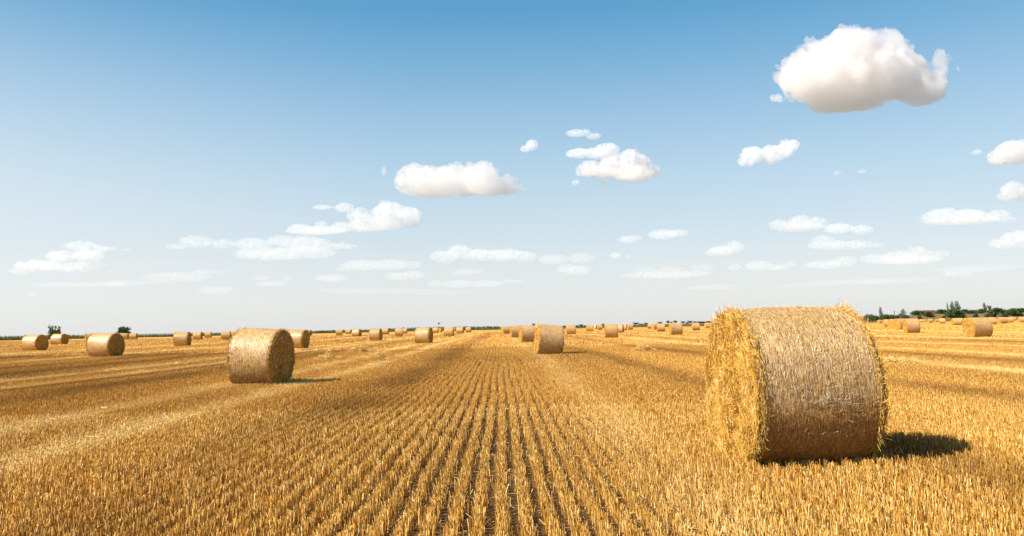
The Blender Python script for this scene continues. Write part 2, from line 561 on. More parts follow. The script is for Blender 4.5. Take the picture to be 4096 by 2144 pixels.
def make_face(name, seed, side, nu, nr, nstraw, sw, fuzz=1.0):
    """the open end: matted straw bulging over the edge of the net"""
    g = Geo()
    th = np.linspace(0, 2 * math.pi, nu, endpoint=False)
    ks = np.concatenate([np.linspace(0.0, .9, nr), [.945, .968, .974, .968, .95]])
    xs_ = np.concatenate([np.full(nr, BL / 2), [BL / 2 - .008, BL / 2 - .022, BL / 2 - .045, BL / 2 - .085, BL / 2 - .10]])
    K, TH = np.meshgrid(ks, th, indexing='ij'); XX = np.repeat(xs_[:, None], nu, 1)
    lump = (vnoise(K * np.cos(TH) * 4 + 11 + seed, K * np.sin(TH) * 4 + 5) - .5) * .11 + (vnoise(K * np.cos(TH) * 13 + 31, K * np.sin(TH) * 13 + seed) - .5) * .035
    lump = lump + .012 * np.sin(K * 26 + TH) 
    XX = XX + lump * np.clip((1.0 - K) * 8 + .25, 0, 1) + .015 * (1 - K ** 2) - .05 * np.exp(-(K / .10) ** 2)
    V = bale_pt(XX * side, TH, K + .012 * (vnoise(TH * 5 + 3, TH * 0 + seed) - .5) * (K > .9), seed).reshape(-1, 3)
    n_ = len(ks)
    i = np.arange(n_ - 1)[:, None] * nu; j = np.arange(nu)[None, :]
    F = np.stack([i + j, i + (j + 1) % nu, i + nu + (j + 1) % nu, i + nu + j], -1).reshape(-1, 4)
    if side > 0: F = F[:, ::-1]
    g.add(V, F, (.5, .3, .1), 0)
    n = nstraw
    if n:
        r = np.sqrt(rng.random(n)) * 1.0
        edge = rng.random(n) < .22
        r[edge] = rng.uniform(.91, .972, edge.sum())
        t = rng.uniform(0, 2 * math.pi, n)
        ang = rng.normal(0, .75, n) + np.where(rng.random(n) < .5, 0, math.pi)
        tang = np.stack([0 * t, np.cos(t), -np.sin(t)], -1); rad = np.stack([0 * t, np.sin(t), np.cos(t)], -1)
        outw = np.abs(rng.normal(.10, .22, n)) * fuzz
        D = tang * np.cos(ang)[:, None] + rad * np.sin(ang)[:, None] * np.where(r > .9, .45, 1)[:, None]
        D[:, 0] += side * outw
        lumpn = (vnoise(r * np.cos(t) * 4 + 11 + seed, r * np.sin(t) * 4 + 5) - .5) * .11
        xx = np.where(r > .95, BL / 2 - .02 - rng.random(n) * .06, BL / 2 + lumpn * np.clip((1 - r) * 8, 0, 1) + rng.uniform(-.02, .015, n))
        P = bale_pt(xx * side, t, r, seed)
        out_e = rad * (np.where(edge, np.abs(rng.normal(.0, .13, n)), 0) * fuzz * (fuzz > .9))[:, None]
        D = unit(D) + out_e
        L = rng.uniform(.05, .24, n) * np.where(edge, .65, 1)
        P = P - unit(D) * (L * .4)[:, None]
        q = rng.random(n)[:, None]
        C = np.where(q < .5, np.array([.60, .335, .050]), np.where(q < .80, np.array([.78, .50, .115]), np.where(q < .86, np.array([.92, .76, .42]), np.array([.28, .13, .018]))))
        C = C * rng.normal(1, .10, (n, 1))
        add_straws(g, P, D, L, sw * rng.uniform(.7, 1.3, n), C, 3 if sw < .008 else 2, 1)
    return g.mesh(name, [M_FACE, M_STRAW], (0,))


def make_loose(name, seed, n, w):
    """stray stalks sticking out of the net and the rims"""
    g = Geo()
    t = rng.uniform(-2.3, 2.3, n)
    xx = np.where(rng.random(n) < .6, np.sign(rng.normal(size=n)) * rng.uniform(.55, .66, n), rng.uniform(-.6, .6, n))
    P = bale_pt(xx, t, .985, seed)
    rad = np.stack([0 * t, np.sin(t), np.cos(t)], -1)
    D = rad * rng.uniform(.08, .7, n)[:, None] + rng.normal(0, .6, (n, 3))
    neg = (D * rad).sum(1) < .05
    D[neg] += rad[neg] * .8
    C = np.array([.62, .43, .17]) * rng.normal(1, .14, (n, 1))
    add_straws(g, P, D, rng.uniform(.025, .075, n), w, C, 3, 0)
    return g.mesh(name, [M_STRAW])


class Kind:
    def __init__(self, seed, nu, nv, nwrap, nface, sw, nloose, nr=10):
        self.wrap = make_wrap('net_wrap', seed, nu, nv, nwrap)
        self.faces = [make_face('straw_face', seed, s, nu, nr, nface, sw, .7 if nu > 150 else 1.0) for s in (-1, 1)]
        self.loose = make_loose('loose_straw', seed, nloose, sw * .9) if nloose else None


KINDS = {
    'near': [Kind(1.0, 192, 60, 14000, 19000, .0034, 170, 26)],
    'mid': [Kind(2.3, 96, 24, 3600, 4200, .007, 160, 14), Kind(4.1, 96, 24, 3600, 4200, .007, 160, 14)],
    'far': [Kind(5.2, 48, 10, 260, 520, .022, 0, 8), Kind(7.7, 48, 10, 260, 520, .022, 0, 8), Kind(9.4, 48, 10, 260, 520, .022, 0, 8)],
}


def build_bale(kind):
    root = empty('straw_bale')
    link(bpy.data.objects.new('net_wrap', kind.wrap), root)
    for f in kind.faces:
        link(bpy.data.objects.new('straw_face', f), root)
    if kind.loose:
        o = link(bpy.data.objects.new('loose_straw', kind.loose), root); o['kind'] = 'stuff'
    return root


def copy_tree(root):
    c = root.copy(); COL.objects.link(c)
    for ch in root.children:
        d = ch.copy(); COL.objects.link(d); d.parent = c
    return c


PROTO = {}
GROUP = 'round straw bales on the stubble field'
# left, top, right, bottom (photo pixels), open end seen (L/R), its share of the height, lean, label
BALES = [
 (90, 1336.5, 188, 1404, 'R', .70, 0, 'leftmost bale of all, dark end turned right, left of the spiky shrub'),
 (205.7, 1329, 269, 1375, 'R', .56, 0, 'bale directly below the spiky dark shrub on the left, hiding half of a smaller bale'),
 (250, 1334.6, 277.7, 1357.4, 'R', .55, 0, 'small bale peeping out from behind the bale below the spiky shrub'),
 (343.7, 1325.6, 393, 1373, 'L', .08, -2, 'bale mostly hidden behind the bale with big dark end, far left'),
 (350, 1329.7, 492.4, 1428, 'R', .65, 0, 'second largest bale on the left, broad dark end turned right, pale highlight on its wrap'),
 (477, 1328.6, 513.6, 1356.3, 'R', .12, 0, 'bale below the round shrub, left one of the small pair'),
 (492, 1328.4, 517.6, 1354, 'R', .2, 0, 'bale squeezed behind the small pair below the round shrub'),
 (516, 1329.7, 551, 1355.5, 'R', .28, 0, 'right one of the small pair of bales beside the round shrub'),
 (696.5, 1323.7, 761.7, 1382.7, 'R', .23, 0, 'bale standing alone left of the biggest left bale, narrow dark end at its right'),
 (695, 1322.5, 727, 1352, 'L', .1, 0, 'bale whose top shows behind the lone bale left of the biggest left bale'),
 (772.5, 1322.3, 810, 1356.8, 'R', .24, 0, 'left and larger of two small spaced bales left of the biggest left bale'),
 (819, 1320, 846.5, 1346.5, 'R', .14, 0, 'smaller of two small spaced bales, with slanting top'),
 (885, 1321, 924, 1358.7, 'R', .12, 0, 'bale touching the left edge of the biggest left bale'),
 (918, 1320, 950, 1350, 'R', .15, 0, 'bale almost hidden behind the upper left corner of the biggest left bale'),
 (909.8, 1304, 1173.4, 1536, 'R', .46, 0, 'biggest bale in the left half, sunlit wrap and shaggy dark end on the right'),
 (1138, 1315.5, 1236, 1394, 'R', .39, 0, 'bale emerging behind the right side of the biggest left bale, dark oval end'),
 (1185, 1317, 1239, 1362, 'R', .38, 0, 'bale lined up just behind the one right of the biggest left bale'),
 (1222, 1317, 1248, 1340.5, 'R', .5, 0, 'smallest and rearmost of the bales overlapping right of the biggest left bale'),
 (1343.5, 1315.5, 1369.6, 1342, 'L', .06, 0, 'small square-looking bale, first of the row left of the straw heaps'),
 (1382, 1312, 1404, 1331, 'R', .12, 0, 'tiny bale between the small square-looking bale and the one with a round dark end'),
 (1407, 1312.5, 1445.4, 1345.4, 'R', .33, 0, 'bale with a round dark end above the straw heaps'),
 (1476.4, 1310.7, 1529.6, 1362.8, 'R', .25, 0, 'medium bale left of centre with a small bale touching its right side'),
 (1527, 1310.7, 1556, 1336.5, 'R', .15, 0, 'small bale touching the right side of a medium bale left of centre'),
 (1579, 1310, 1611, 1345, 'L', .06, 0, 'bale with no end showing and a tiny bale behind its right shoulder'),
 (1605, 1308, 1630, 1329, 'R', .14, 0, 'tiny bale behind the right shoulder of the bale without visible end'),
 (1659, 1306.6, 1733.6, 1373.7, 'R', .28, 0, 'largest bale of the row left of the drill rows, under the flying bird'),
 (1730, 1306, 1754, 1327, 'R', .1, 0, 'small bale directly right of the largest bale under the flying bird'),
 (1752, 1307, 1768, 1325, 'L', .8, 0, 'tiny round end-on bale under the flying bird'),
 (1776, 1304.4, 1816, 1344, 'R', .15, 0, 'first and largest of the three bales just left of the drill rows'),
 (1812, 1308.5, 1826, 1323, 'L', .7, 0, 'tiny bale between the first and second of three bales left of the drill rows'),
 (1826, 1305, 1856.5, 1332, 'R', .19, 0, 'middle one of the three bales just left of the drill rows'),
 (1863, 1303, 1885, 1324, 'R', .1, 0, 'last and smallest of the three bales just left of the drill rows'),
 (2003.7, 1301, 2032, 1328, 'L', .12, 0, 'rearmost bale of the overlapping line right of the drill rows'),
 (2008, 1301.5, 2040.7, 1335, 'L', .16, 0, 'fourth bale back in the overlapping line right of the drill rows'),
 (2042, 1298, 2087, 1349, 'L', .19, 0, 'third bale back in the overlapping line right of the drill rows'),
 (2079.5, 1298.7, 2139, 1369, 'L', .14, 0, 'second bale back, next to the leaning bale beside the drill rows'),
 (2132, 1290, 2248, 1416, 'L', .16, 6.5, 'large leaning bale beside the drill rows, its left rim lit golden'),
 (2136, 1298, 2170, 1330, 'L', .15, 0, 'bale showing as a sliver between the leaning bale and the second bale back'),
 (2192, 1295.5, 2224, 1328, 'R', .1, 0, 'bale whose top shows over the right shoulder of the leaning bale'),
 (2265, 1295, 2303, 1336.5, 'L', .06, 0, 'lone upright bale right of the leaning bale'),
 (2343, 1293.5, 2371, 1323, 'L', .08, 6, 'small tilted bale between two upright bales right of centre'),
 (2376, 1297, 2396, 1315, 'R', .8, 0, 'tiny bale showing a shadowed round end beside the small tilted bale'),
 (2388.6, 1295, 2410, 1316, 'L', .12, 0, 'small bale covering the right half of the shadowed round end'),
 (2417, 1293, 2471.4, 1351.5, 'L', .07, 0, 'tall square-looking bale midway between the leaning bale and the giant bale'),
 (2466, 1296.6, 2492.6, 1332, 'R', .1, 0, 'bale directly right of the tall square-looking bale, partly covered by it'),
 (2479, 1294.5, 2507.7, 1321, 'R', .1, 0, 'third bale in the cluster right of the tall square-looking bale'),
 (2510, 1291, 2531, 1313.7, 'L', .22, 0, 'small bale with golden left end, alone left of the distant round trees'),
 (2591, 1291, 2609.5, 1310, 'L', .1, 0, 'leftmost and smallest bale of the trio left of the giant bale'),
 (2608, 1291, 2632, 1317, 'L', .45, 0, 'middle bale of the trio left of the giant bale, wide golden end'),
 (2628, 1291, 2660, 1326, 'L', .08, 0, 'front bale of the trio left of the giant bale'),
 (2675, 1289.5, 2729, 1340, 'L', .22, 0, 'bale standing in longer straw left of the giant bale, golden left end'),
 (2695, 1287.6, 2723, 1311, 'L', .1, 0, 'bale whose top rises behind the bale in longer straw'),
 (2766.5, 1288, 2798.5, 1321.6, 'L', .16, 0, 'lone bale nearest the left side of the giant bale'),
 (2817, 1286, 2842, 1310, 'L', .31, 0, 'small bale just before the left edge of the giant bale'),
 (2838, 1285, 2862, 1307.5, 'L', .25, 0, 'small bale half hidden by the left edge of the giant bale'),
 (3509, 1278, 3528, 1292.3, 'L', .7, 0, 'tiny golden bale first to appear right of the giant bale'),
 (3524, 1280, 3537, 1291, 'L', .5, 0, 'very tiny bale beside the first golden bale right of the giant bale'),
 (3534, 1274.6, 3566, 1308, 'L', .30, 0, 'rearmost of four bales in a slanting line right of the giant bale'),
 (3557.5, 1274, 3592, 1312.4, 'L', .55, 0, 'third of four bales in a slanting line, mostly golden end'),
 (3575.6, 1271, 3625.6, 1319, 'L', .65, 0, 'second of four bales in a slanting line, round golden end with spiral'),
 (3617, 1271, 3678, 1332.6, 'L', .25, 0, 'front bale of four in a slanting line right of the giant bale'),
 (3675.6, 1277, 3692, 1289, 'L', .2, 0, 'tiny bale close behind the front bale of the slanting line'),
 (3693, 1279.4, 3707, 1289, 'L', .5, 0, 'tiny low bale below the earth bank, left of a slightly bigger one'),
 (3710, 1273.5, 3733, 1289.4, 'L', .45, 0, 'small bale below the earth bank with rounded golden end'),
 (3737.7, 1276.5, 3758, 1288, 'L', .5, 0, 'tiny bale touching a square small bale below the earth bank'),
 (3757, 1270, 3781.5, 1290, 'L', .15, 0, 'square small bale below the earth bank and the tall grey trees'),
 (3797, 1278.6, 3809, 1286.5, 'L', .6, 0, 'tiniest bale below the tall grey trees'),
 (3807, 1270.5, 3844.5, 1301.6, 'L', .33, 0, 'medium bale left of the large far right bale'),
 (3824, 1267, 3852, 1288.5, 'R', .1, 0, 'bale partly behind the medium bale left of the large far right bale'),
 (3854, 1269, 3878, 1287, 'L', .4, 0, 'small bale just above the left shoulder of the large far right bale'),
 (3861, 1270, 3966, 1351.6, 'L', .53, 0, 'large far right bale with shaggy golden end and dark patch on its right'),
 (3941, 1267, 3987.6, 1297.5, 'L', .35, 0, 'bale directly behind the right shoulder of the large far right bale'),
 (3987.6, 1264, 4029.5, 1293.5, 'L', .5, 0, 'bale with wide golden end between two others on the far right'),
 (4025, 1265, 4054, 1288.2, 'L', .40, 0, 'bale right of the wide golden end near the right border'),
 (4051, 1269, 4065, 1281, 'L', .4, 0, 'tiny bale between the last two bales at the right border'),
 (4074, 1264, 4106, 1289, 'L', .35, 0, 'rightmost bale cut off by the right border'),
]


def place(root, pos, heading, sc, lsc, lean):
    root.location = pos
    root.rotation_euler = (0, R(lean), heading)
    root.scale = (lsc * sc, sc, sc)


def heading_for(cx, cy, side, frac):
    v = ray(cx, cy); v.z = 0; v.normalize()
    l = Vector((-v.y, v.x, 0))
    b = math.asin(min(.95, frac))
    if side == 'L':
        n = l * math.cos(b) - v * math.sin(b); ax = -n
    else:
        n = -l * math.cos(b) - v * math.sin(b); ax = n
    return math.atan2(ax.y, ax.x), b


for k, (x0, y0, x1, y1, side, frac, lean, label) in enumerate(BALES):
    h = y1 - y0; cx = (x0 + x1) / 2
    key = 'mid' if h > 44 else 'far'
    variants = KINDS[key]
    kd = variants[k % len(variants)]
    if id(kd) not in PROTO:
        root = PROTO[id(kd)] = build_bale(kd)
    else:
        root = copy_tree(PROTO[id(kd)])
    dh = FPX * 2 * BR * .965 / h
    db = ground_depth(cx, y1 + .08 * h * .5)
    d = math.sqrt(dh * min(max(db, dh * .86), dh * 1.16))
    sc = min(1.10, max(.91, d / dh))
    hd, b = heading_for(cx, y1, side, frac)
    width = (x1 - x0) * d / FPX
    lsc = (width - 2 * BR * sc * math.sin(b) * .97) / max(.3, math.cos(b)) / (BL * sc)
    lsc = min(1.12, max(.86, lsc))
    p = at_depth(cx, y1, d)
    # the named pixel is the near foot of the bale; its middle lies a little farther off
    q = at_depth(cx, y1, d + .25)
    lean = lean + (random.gauss(0, 1.3) if not lean else 0)
    place(root, (q.x, q.y, -.01 - .5 * abs(math.sin(R(lean))) * BL * .5), hd + random.gauss(0, .03), sc, lsc, lean)
    root.rotation_euler.rotate_axis('Z', 0)
    tag(root, label, 'straw bale', GROUP)

# the giant bale in the foreground
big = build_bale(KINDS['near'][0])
big_d = 7.75
q = at_depth(3160, 1700, big_d)
hd, b = heading_for(3195, 1500, 'L', .40)
place(big, (q.x, q.y, -.01), hd, 1.015, .865, 0)
tag(big, 'giant foreground straw bale with golden shaggy end facing left and tattered pale net wrap', 'straw bale', GROUP)

# torn end of the net: a fringe of pale threads across the front of the wrap, and the selvedge cord
M_THREAD = simple_mat('net_thread', [(0.3, (.44, .40, .34)), (0.7, (.58, .54, .48))], 5, 0.5)
M_CORD = simple_mat('net_cord', [(0.3, (.07, .11, .07)), (0.7, (.14, .20, .13))], 8, 0.6)


def tube(g, pts, w, col=(.8, .8, .8)):
    P = np.array(pts, float)
    D = P[1:] - P[:-1]
    L = np.linalg.norm(D, axis=1)
    add_straws(g, P[:-1], D, L * 1.05, w, col, 3, taper=1.0)


g = Geo()
for k in range(17):
    x = rng.uniform(-.55, .60); t = -1.62 + rng.normal(0, .05) - .10 * x
    # theta: 0 top, the camera side of this bale has negative angles
    pts = []; ax = rng.uniform(-.4, .4); n = rng.integers(6, 16)
    for j in range(n):
        pts.append(bale_pt(np.array([x]), np.array([t]), wrap_r(x) * (1.012 + .012 * abs(math.sin(j + k))), 1.0)[0])
        ax += rng.normal(0, .45)
        x += .028 * math.cos(ax) * (1 if k % 2 else -1); t += .022 * math.sin(ax)
        x = min(.62, max(-.6, x))
    tube(g, pts, .0023)
for k in range(12):
    x = rng.uniform(-.58, .6); t = -1.60 - .10 * x + rng.normal(0, .03)
    pts = []
    for j in range(rng.integers(6, 18)):
        pts.append(bale_pt(np.array([x]), np.array([t]), wrap_r(x) * 1.010, 1.0)[0])
        x += rng.normal(0, .006); t += .028
    tube(g, pts, .0020)
o = g.obj('net_fringe', [M_THREAD], big); o['kind'] = 'stuff'
g = Geo()
pts = [bale_pt(np.array([-.612 + .004 * math.sin(9 * t)]), np.array([t]), 1.0, 1.0)[0] for t in np.linspace(-2.6, -.2, 60)]
tube(g, pts, .007)
g.obj('net_cord', [M_CORD], big)
g = Geo()
pts = [bale_pt(np.array([.612 + .004 * math.sin(9 * t)]), np.array([t]), .995, 1.0)[0] for t in np.linspace(-2.6, -.2, 60)]
tube(g, pts, .005)
g.obj('net_cord', [M_CORD], big)

# ------------------------------------------------------------------ heaps of straw left on the field
def straw_heap(px, py, wpx, hgt, n, label, dep=.7, w=.008):
    d = ground_depth(px, py)
    c = at_depth(px, py, d)
    wid = wpx * d / FPX
    g = Geo()
    n = int(n * 2.2)
    a = rng.uniform(0, 2 * math.pi, n); r = np.sqrt(rng.random(n)) * rng.uniform(.6, 1, n)
    x = r * np.cos(a) * wid / 2; y = r * np.sin(a) * dep * wid / 2
    prof = np.clip(1 - r ** 1.6, 0, 1) * (0.5 + vnoise(x * 3 + px, y * 3) * 1.0)
    z = .06 + prof * hgt * 1.3 * rng.random(n) ** .7 * (.4 + 1.2 * vnoise(x * 5 + py, y * 5))
    b = rng.uniform(0, 2 * math.pi, n)
    D = np.stack([np.cos(b), np.sin(b), rng.normal(0, .45, n)], 1)
    C = straw_cols(n, np.full(n, 1.0)) * rng.normal(1, .18, (n, 1))
    add_straws(g, np.stack([x, y, z], 1) - D * .1, D, rng.uniform(.10, .32, n), w * rng.uniform(.7, 1.3, n), C, 2)
    # a matted core so that the heap is not hollow
    nu = 20
    th = np.linspace(0, 2 * math.pi, nu, endpoint=False)
    ks = np.linspace(0, 1, 7)
    K, TH = np.meshgrid(ks, th, indexing='ij')
    XX = K * np.cos(TH) * wid / 2 * .9; YY = K * np.sin(TH) * dep * wid / 2 * .9
    ZZ = .04 + np.clip(1 - K ** 1.6, 0, 1) * (0.5 + vnoise(XX * 3 + px, YY * 3)) * hgt * .5
    i = np.arange(6)[:, None] * nu; j = np.arange(nu)[None, :]
    F = np.stack([i + j, i + nu + j, i + nu + (j + 1) % nu, i + (j + 1) % nu], -1).reshape(-1, 4)
    g.add(np.stack([XX, YY, ZZ], -1).reshape(-1, 3), F, (.5, .3, .1), 1)
    o = g.obj('straw_heap', [M_STUB, M_FACE], None, (1,))
    o.location = (c.x, c.y, 0)
    tag(o, label, 'straw heap', 'heaps of loose straw on the stubble')


straw_heap(1436, 1412, 92, .34, 700, 'small peaked heap of loose straw, farthest of three left of the drill rows')
straw_heap(1318, 1446, 125, .20, 800, 'wide low heap of pale loose straw, leftmost of three left of the drill rows')
straw_heap(1515, 1446, 105, .18, 700, 'flat heap of loose straw, rightmost of three left of the drill rows')
straw_heap(2575, 1409, 110, .20, 500, 'flat spread of loose straw in the open stubble left of the giant bale')
straw_heap(3590, 1468, 190, .14, 900, 'long low spread of pale straw just right of the giant bale', .5)

# ------------------------------------------------------------------ the swallow
g = Geo()
bird_d = 60.0
def ell(g, c, r, n=10, m=8, col=(.03, .03, .04)):
    t = np.linspace(0, math.pi, m); p = np.linspace(0, 2 * math.pi, n, endpoint=False)
    T, P = np.meshgrid(t, p, indexing='ij')
    V = np.stack([c[0] + r[0] * np.cos(T), c[1] + r[1] * np.sin(T) * np.cos(P), c[2] + r[2] * np.sin(T) * np.sin(P)], -1).reshape(-1, 3)
    i = np.arange(m - 1)[:, None] * n; j = np.arange(n)[None, :]
    g.add(V, np.stack([i + j, i + (j + 1) % n, i + n + (j + 1) % n, i + n + j], -1).reshape(-1, 4), col)
ell(g, (0, 0, 0), (.085, .022, .022)); ell(g, (.085, 0, .008), (.024, .018, .018))
def slab(g, pts, th, col=(.03, .03, .04)):
    P = np.array(pts, float); n = len(P)
    V = np.concatenate([P + [0, 0, th], P - [0, 0, th]])
    F = [[0, 1, 2, 3], [7, 6, 5, 4]] + [[k, k + 4, (k + 1) % 4 + 4, (k + 1) % 4] for k in range(4)]
    g.add(V, np.array(F), col)
for s_ in (-1, 1):
    slab(g, [(.05, s_ * .015, .01), (.06, s_ * .09, .05), (-.01, s_ * .10, .05), (-.03, s_ * .015, .01)], .003)
    slab(g, [(.06, s_ * .09, .05), (-.02, s_ * .22, .06), (-.06, s_ * .23, .06), (-.01, s_ * .10, .05)], .002)
    slab(g, [(-.07, s_ * .004, 0), (-.17, s_ * .045, 0), (-.16, s_ * .03, 0), (-.09, s_ * .001, 0)], .002)
bird = g.obj('swallow', [M_LEAF])
bird.location = at_depth(1755, 1296, bird_d); bird.rotation_euler = (.35, -.2, R(200))
tag(bird, 'small dark swallow gliding low above the bales left of centre', 'bird')
# ------------------------------------------------------------------ distance: bank, verge, hedge, trees, farm roofs
BANK_X = [70, 110, 140, 200, 260, 330, 470]
BANK_H = [0, 1.1, 1.5, 2.2, 4.1, 4.7, 4.7]


def bank_h(x, y):
    h = np.interp(x, BANK_X, BANK_H)
    u = np.interp(y, [464, 470, 482, 540, 640, 700], [0, .25, 1, 1.0, .9, 0])
    return h * u * (.86 + .28 * vnoise(np.asarray(x) * .05 + 3, np.asarray(y) * .03)) + .35 * (vnoise(np.asarray(x) * .22, np.asarray(y) * .2 + 9) - .5) * u


M_BANK = simple_mat('bank_dry_grass', [(0.30, (.07, .065, .022)), (0.45, (.14, .085, .032)), (0.6, (.17, .10, .043)), (0.75, (.22, .145, .075))], .16, .95, .6, .9)
g = Geo()
bx = np.linspace(60, 480, 170); by = np.concatenate([np.linspace(463, 490, 22), np.linspace(495, 700, 24)])
X, Y = np.meshgrid(bx, by)
V = np.stack([X, Y, bank_h(X, Y) - .006], -1).reshape(-1, 3); n_ = len(bx)
i = np.arange(len(by) - 1)[:, None] * n_ + np.arange(n_ - 1)[None, :]
g.add(V, np.stack([i, i + 1, i + n_ + 1, i + n_], -1).reshape(-1, 4))
tag(g.obj('embankment', [M_BANK], None, (0,)), 'low brown earth bank behind the field on the right', 'embankment', kind='structure')

# weeds and grass along the far edge of the field
g = Geo()
n = 26000
x = rng.uniform(-330, 330, n)
off = rng.random(n) ** 1.3 * 9
y = field_edge(x) + off
hh = np.interp(x, [-330, -60, -20, 60, 120, 330], [1.30, 1.15, .7, .75, .9, .8]) * np.clip(rng.normal(.85, .2, n), .3, 1.3) * (.7 + .6 * vnoise(x * .12, y * .1))
t = rng.random(n)[:, None]; dry = vnoise(x * .06 + 9, y * .2)[:, None]
C = np.array([.10, .13, .03]) * (1 - t) + np.array([.22, .22, .07]) * t
C = C * (1 - .5 * dry) + np.array([.30, .22, .10]) * .5 * dry
right = np.clip((x - 60) / 80, 0, 1)[:, None]
C = C * (1 - .7 * right) + np.array([.30, .20, .10]) * .7 * right
D = np.stack([rng.normal(0, .18, n), rng.normal(0, .18, n), np.ones(n)], 1)
add_straws(g, np.stack([x, y, bank_h(x, y) - .02], 1), D, hh, rng.uniform(.10, .30, n), C, 2, taper=.35)
tag(g.obj('verge_grass', [M_LEAF]), 'strip of green and dry weeds along the far edge of the field', 'grass', kind='stuff')


def leaf_cloud(g, blobs, n, size, cols, mat=0, flat=.0):
    """leaf clumps through the volume of a few lumpy blobs (cx, cy, cz, rx, ry, rz)"""
    B = np.array(blobs, float)
    vol = B[:, 3] * B[:, 4] * B[:, 5]
    k = rng.choice(len(B), n, p=vol / vol.sum())
    d = unit(rng.normal(size=(n, 3))) * (rng.random(n) ** .42)[:, None]
    P = B[k, :3] + d * B[k, 3:6]
    lump = vnoise(P[:, 0] * 1.3 + P[:, 1] * .9 + 20, P[:, 2] * 1.3 + 30)
    keep = lump > .28
    P = P[keep]; k = k[keep]; n = len(P)
    D = unit(rng.normal(size=(n, 3)) + np.array([0, 0, .3]))
    cl = np.array(cols)[rng.integers(0, len(cols), n)] * (.75 + .5 * vnoise(P[:, 0] * 2 + 4, P[:, 2] * 2 + P[:, 1]))[:, None]
    add_straws(g, P - D * size / 2, D, size * rng.uniform(.6, 1.3, n), size * rng.uniform(.5, .9, n), cl, 1, mat, taper=.5)


GREEN = [(.055, .095, .024), (.075, .12, .03), (.11, .155, .04), (.045, .075, .028)]
DULL = [(.065, .085, .045), (.085, .105, .055), (.110, .120, .070)]
GREY = [(.20, .20, .16), (.26, .25, .20), (.15, .16, .12)]


def tree_kind(form, cols, seed):
    """unit tree: 1 m tall and about 1 m wide; returns trunk and crown meshes"""
    r = np.random.default_rng(seed)
    gt, gc = Geo(), Geo()
    n = 900
    if form == 'bush':
        bl = [(0, 0, .30, .47, .44, .30), (0, 0, .55, .36, .34, .30)] + [(r.uniform(-.34, .34), r.uniform(-.3, .3), r.uniform(.12, .80), *([r.uniform(.13, .22)] * 3)) for _ in range(11)]
        top = .5; size = .085; n = 1500
    elif form == 'round':
        bl = [(0, 0, .60, .36, .34, .28)] + [(r.uniform(-.36, .36), r.uniform(-.3, .3), r.uniform(.40, .85), *([r.uniform(.11, .20)] * 3)) for _ in range(12)]
        top = .6; size = .075
    elif form == 'poplar':
        bl = [(r.normal(0, .05), r.normal(0, .05), z, .30 * (1 - abs(z - .45) * 1.3) + .05, .30 * (1 - abs(z - .45) * 1.3) + .05, .10) for z in np.linspace(.18, .93, 14)]
        top = .8; size = .06; n = 700
    elif form == 'cone':
        bl = [(r.normal(0, .06 * (1.1 - z)), r.normal(0, .06), z, .50 * (1.02 - z) + .03, .48 * (1.02 - z) + .03, .09) for z in np.linspace(.10, .96, 12)]
        top = .9; size = .07
    elif form == 'spiky':
        bl = [(0, 0, .30, .42, .40, .30), (-.20, 0, .50, .2, .2, .2), (.25, 0, .45, .2, .2, .2)]
        for xx, zz in ((-.34, .93), (-.14, .90), (.06, .84), (.30, .86), (.38, .80), (-.24, .78)):
            for q in np.linspace(.45, 1, 6):
                bl.append((xx * (.6 + .4 * q), r.normal(0, .05), .35 + (zz - .35) * q, .075, .075, .075))
        top = .5; size = .075; n = 1300
    add_straws(gt, np.array([[0, 0, -.02]]), np.array([[0, 0, 1.0]]), top, .07, (.5, .5, .5), 3, taper=.35)
    for _ in range(7):
        z = r.uniform(.15, top * .75); a = r.uniform(0, 6.28)
        add_straws(gt, np.array([[0, 0, z]]), np.array([[math.cos(a), math.sin(a), r.uniform(.5, 1.5)]]), r.uniform(.18, .36), .028, (.5, .5, .5), 3, taper=.3)
    leaf_cloud(gc, bl, n, size, cols)
    return gt.mesh('trunk', [M_BARK]), gc.mesh('crown', [M_LEAF])


TK = {
    'bush': [tree_kind('bush', GREEN, 1), tree_kind('bush', GREEN, 2), tree_kind('bush', GREEN, 3)],
    'dull': [tree_kind('bush', DULL, 4), tree_kind('bush', DULL, 14)],
    'round': [tree_kind('round', GREEN, 5), tree_kind('round', DULL, 6)],
    'poplar': [tree_kind('poplar', DULL, 7), tree_kind('poplar', DULL, 8)],
    'cone': [tree_kind('cone', DULL, 9)],
    'silver': [tree_kind('bush', GREY, 10)],
    'spiky': [tree_kind('spiky', GREEN, 11)],
}
tcount = 0


def tree(form, x0, x1, ytop, d, name, label, cat, group, ybase=None):
    global tcount
    ms = TK[form][tcount % len(TK[form])]
    tcount += 1
    c = at_depth((x0 + x1) / 2, 1280, d)
    top = at_depth((x0 + x1) / 2, ytop, d).z
    base = float(bank_h(np.array([c.x]), np.array([c.y]))[0])
    root = empty(name, (c.x, c.y, base - .05), rng.uniform(-.6, .6))
    w = (x1 - x0) * d / FPX * (1.18 if form in ('bush', 'dull') else 1.0)
    hgt = (top - base) * 1.05
    kx = {'bush': 1.0, 'dull': 1.0, 'silver': 1.0, 'round': 1.0, 'poplar': 1.35, 'cone': 1.0, 'spiky': 1.0}[form] * w
    root.scale = (kx, kx, hgt)
    link(bpy.data.objects.new('trunk', ms[0]), root)
    link(bpy.data.objects.new('crown', ms[1]), root)
    tag(root, label, cat, group)
    return root


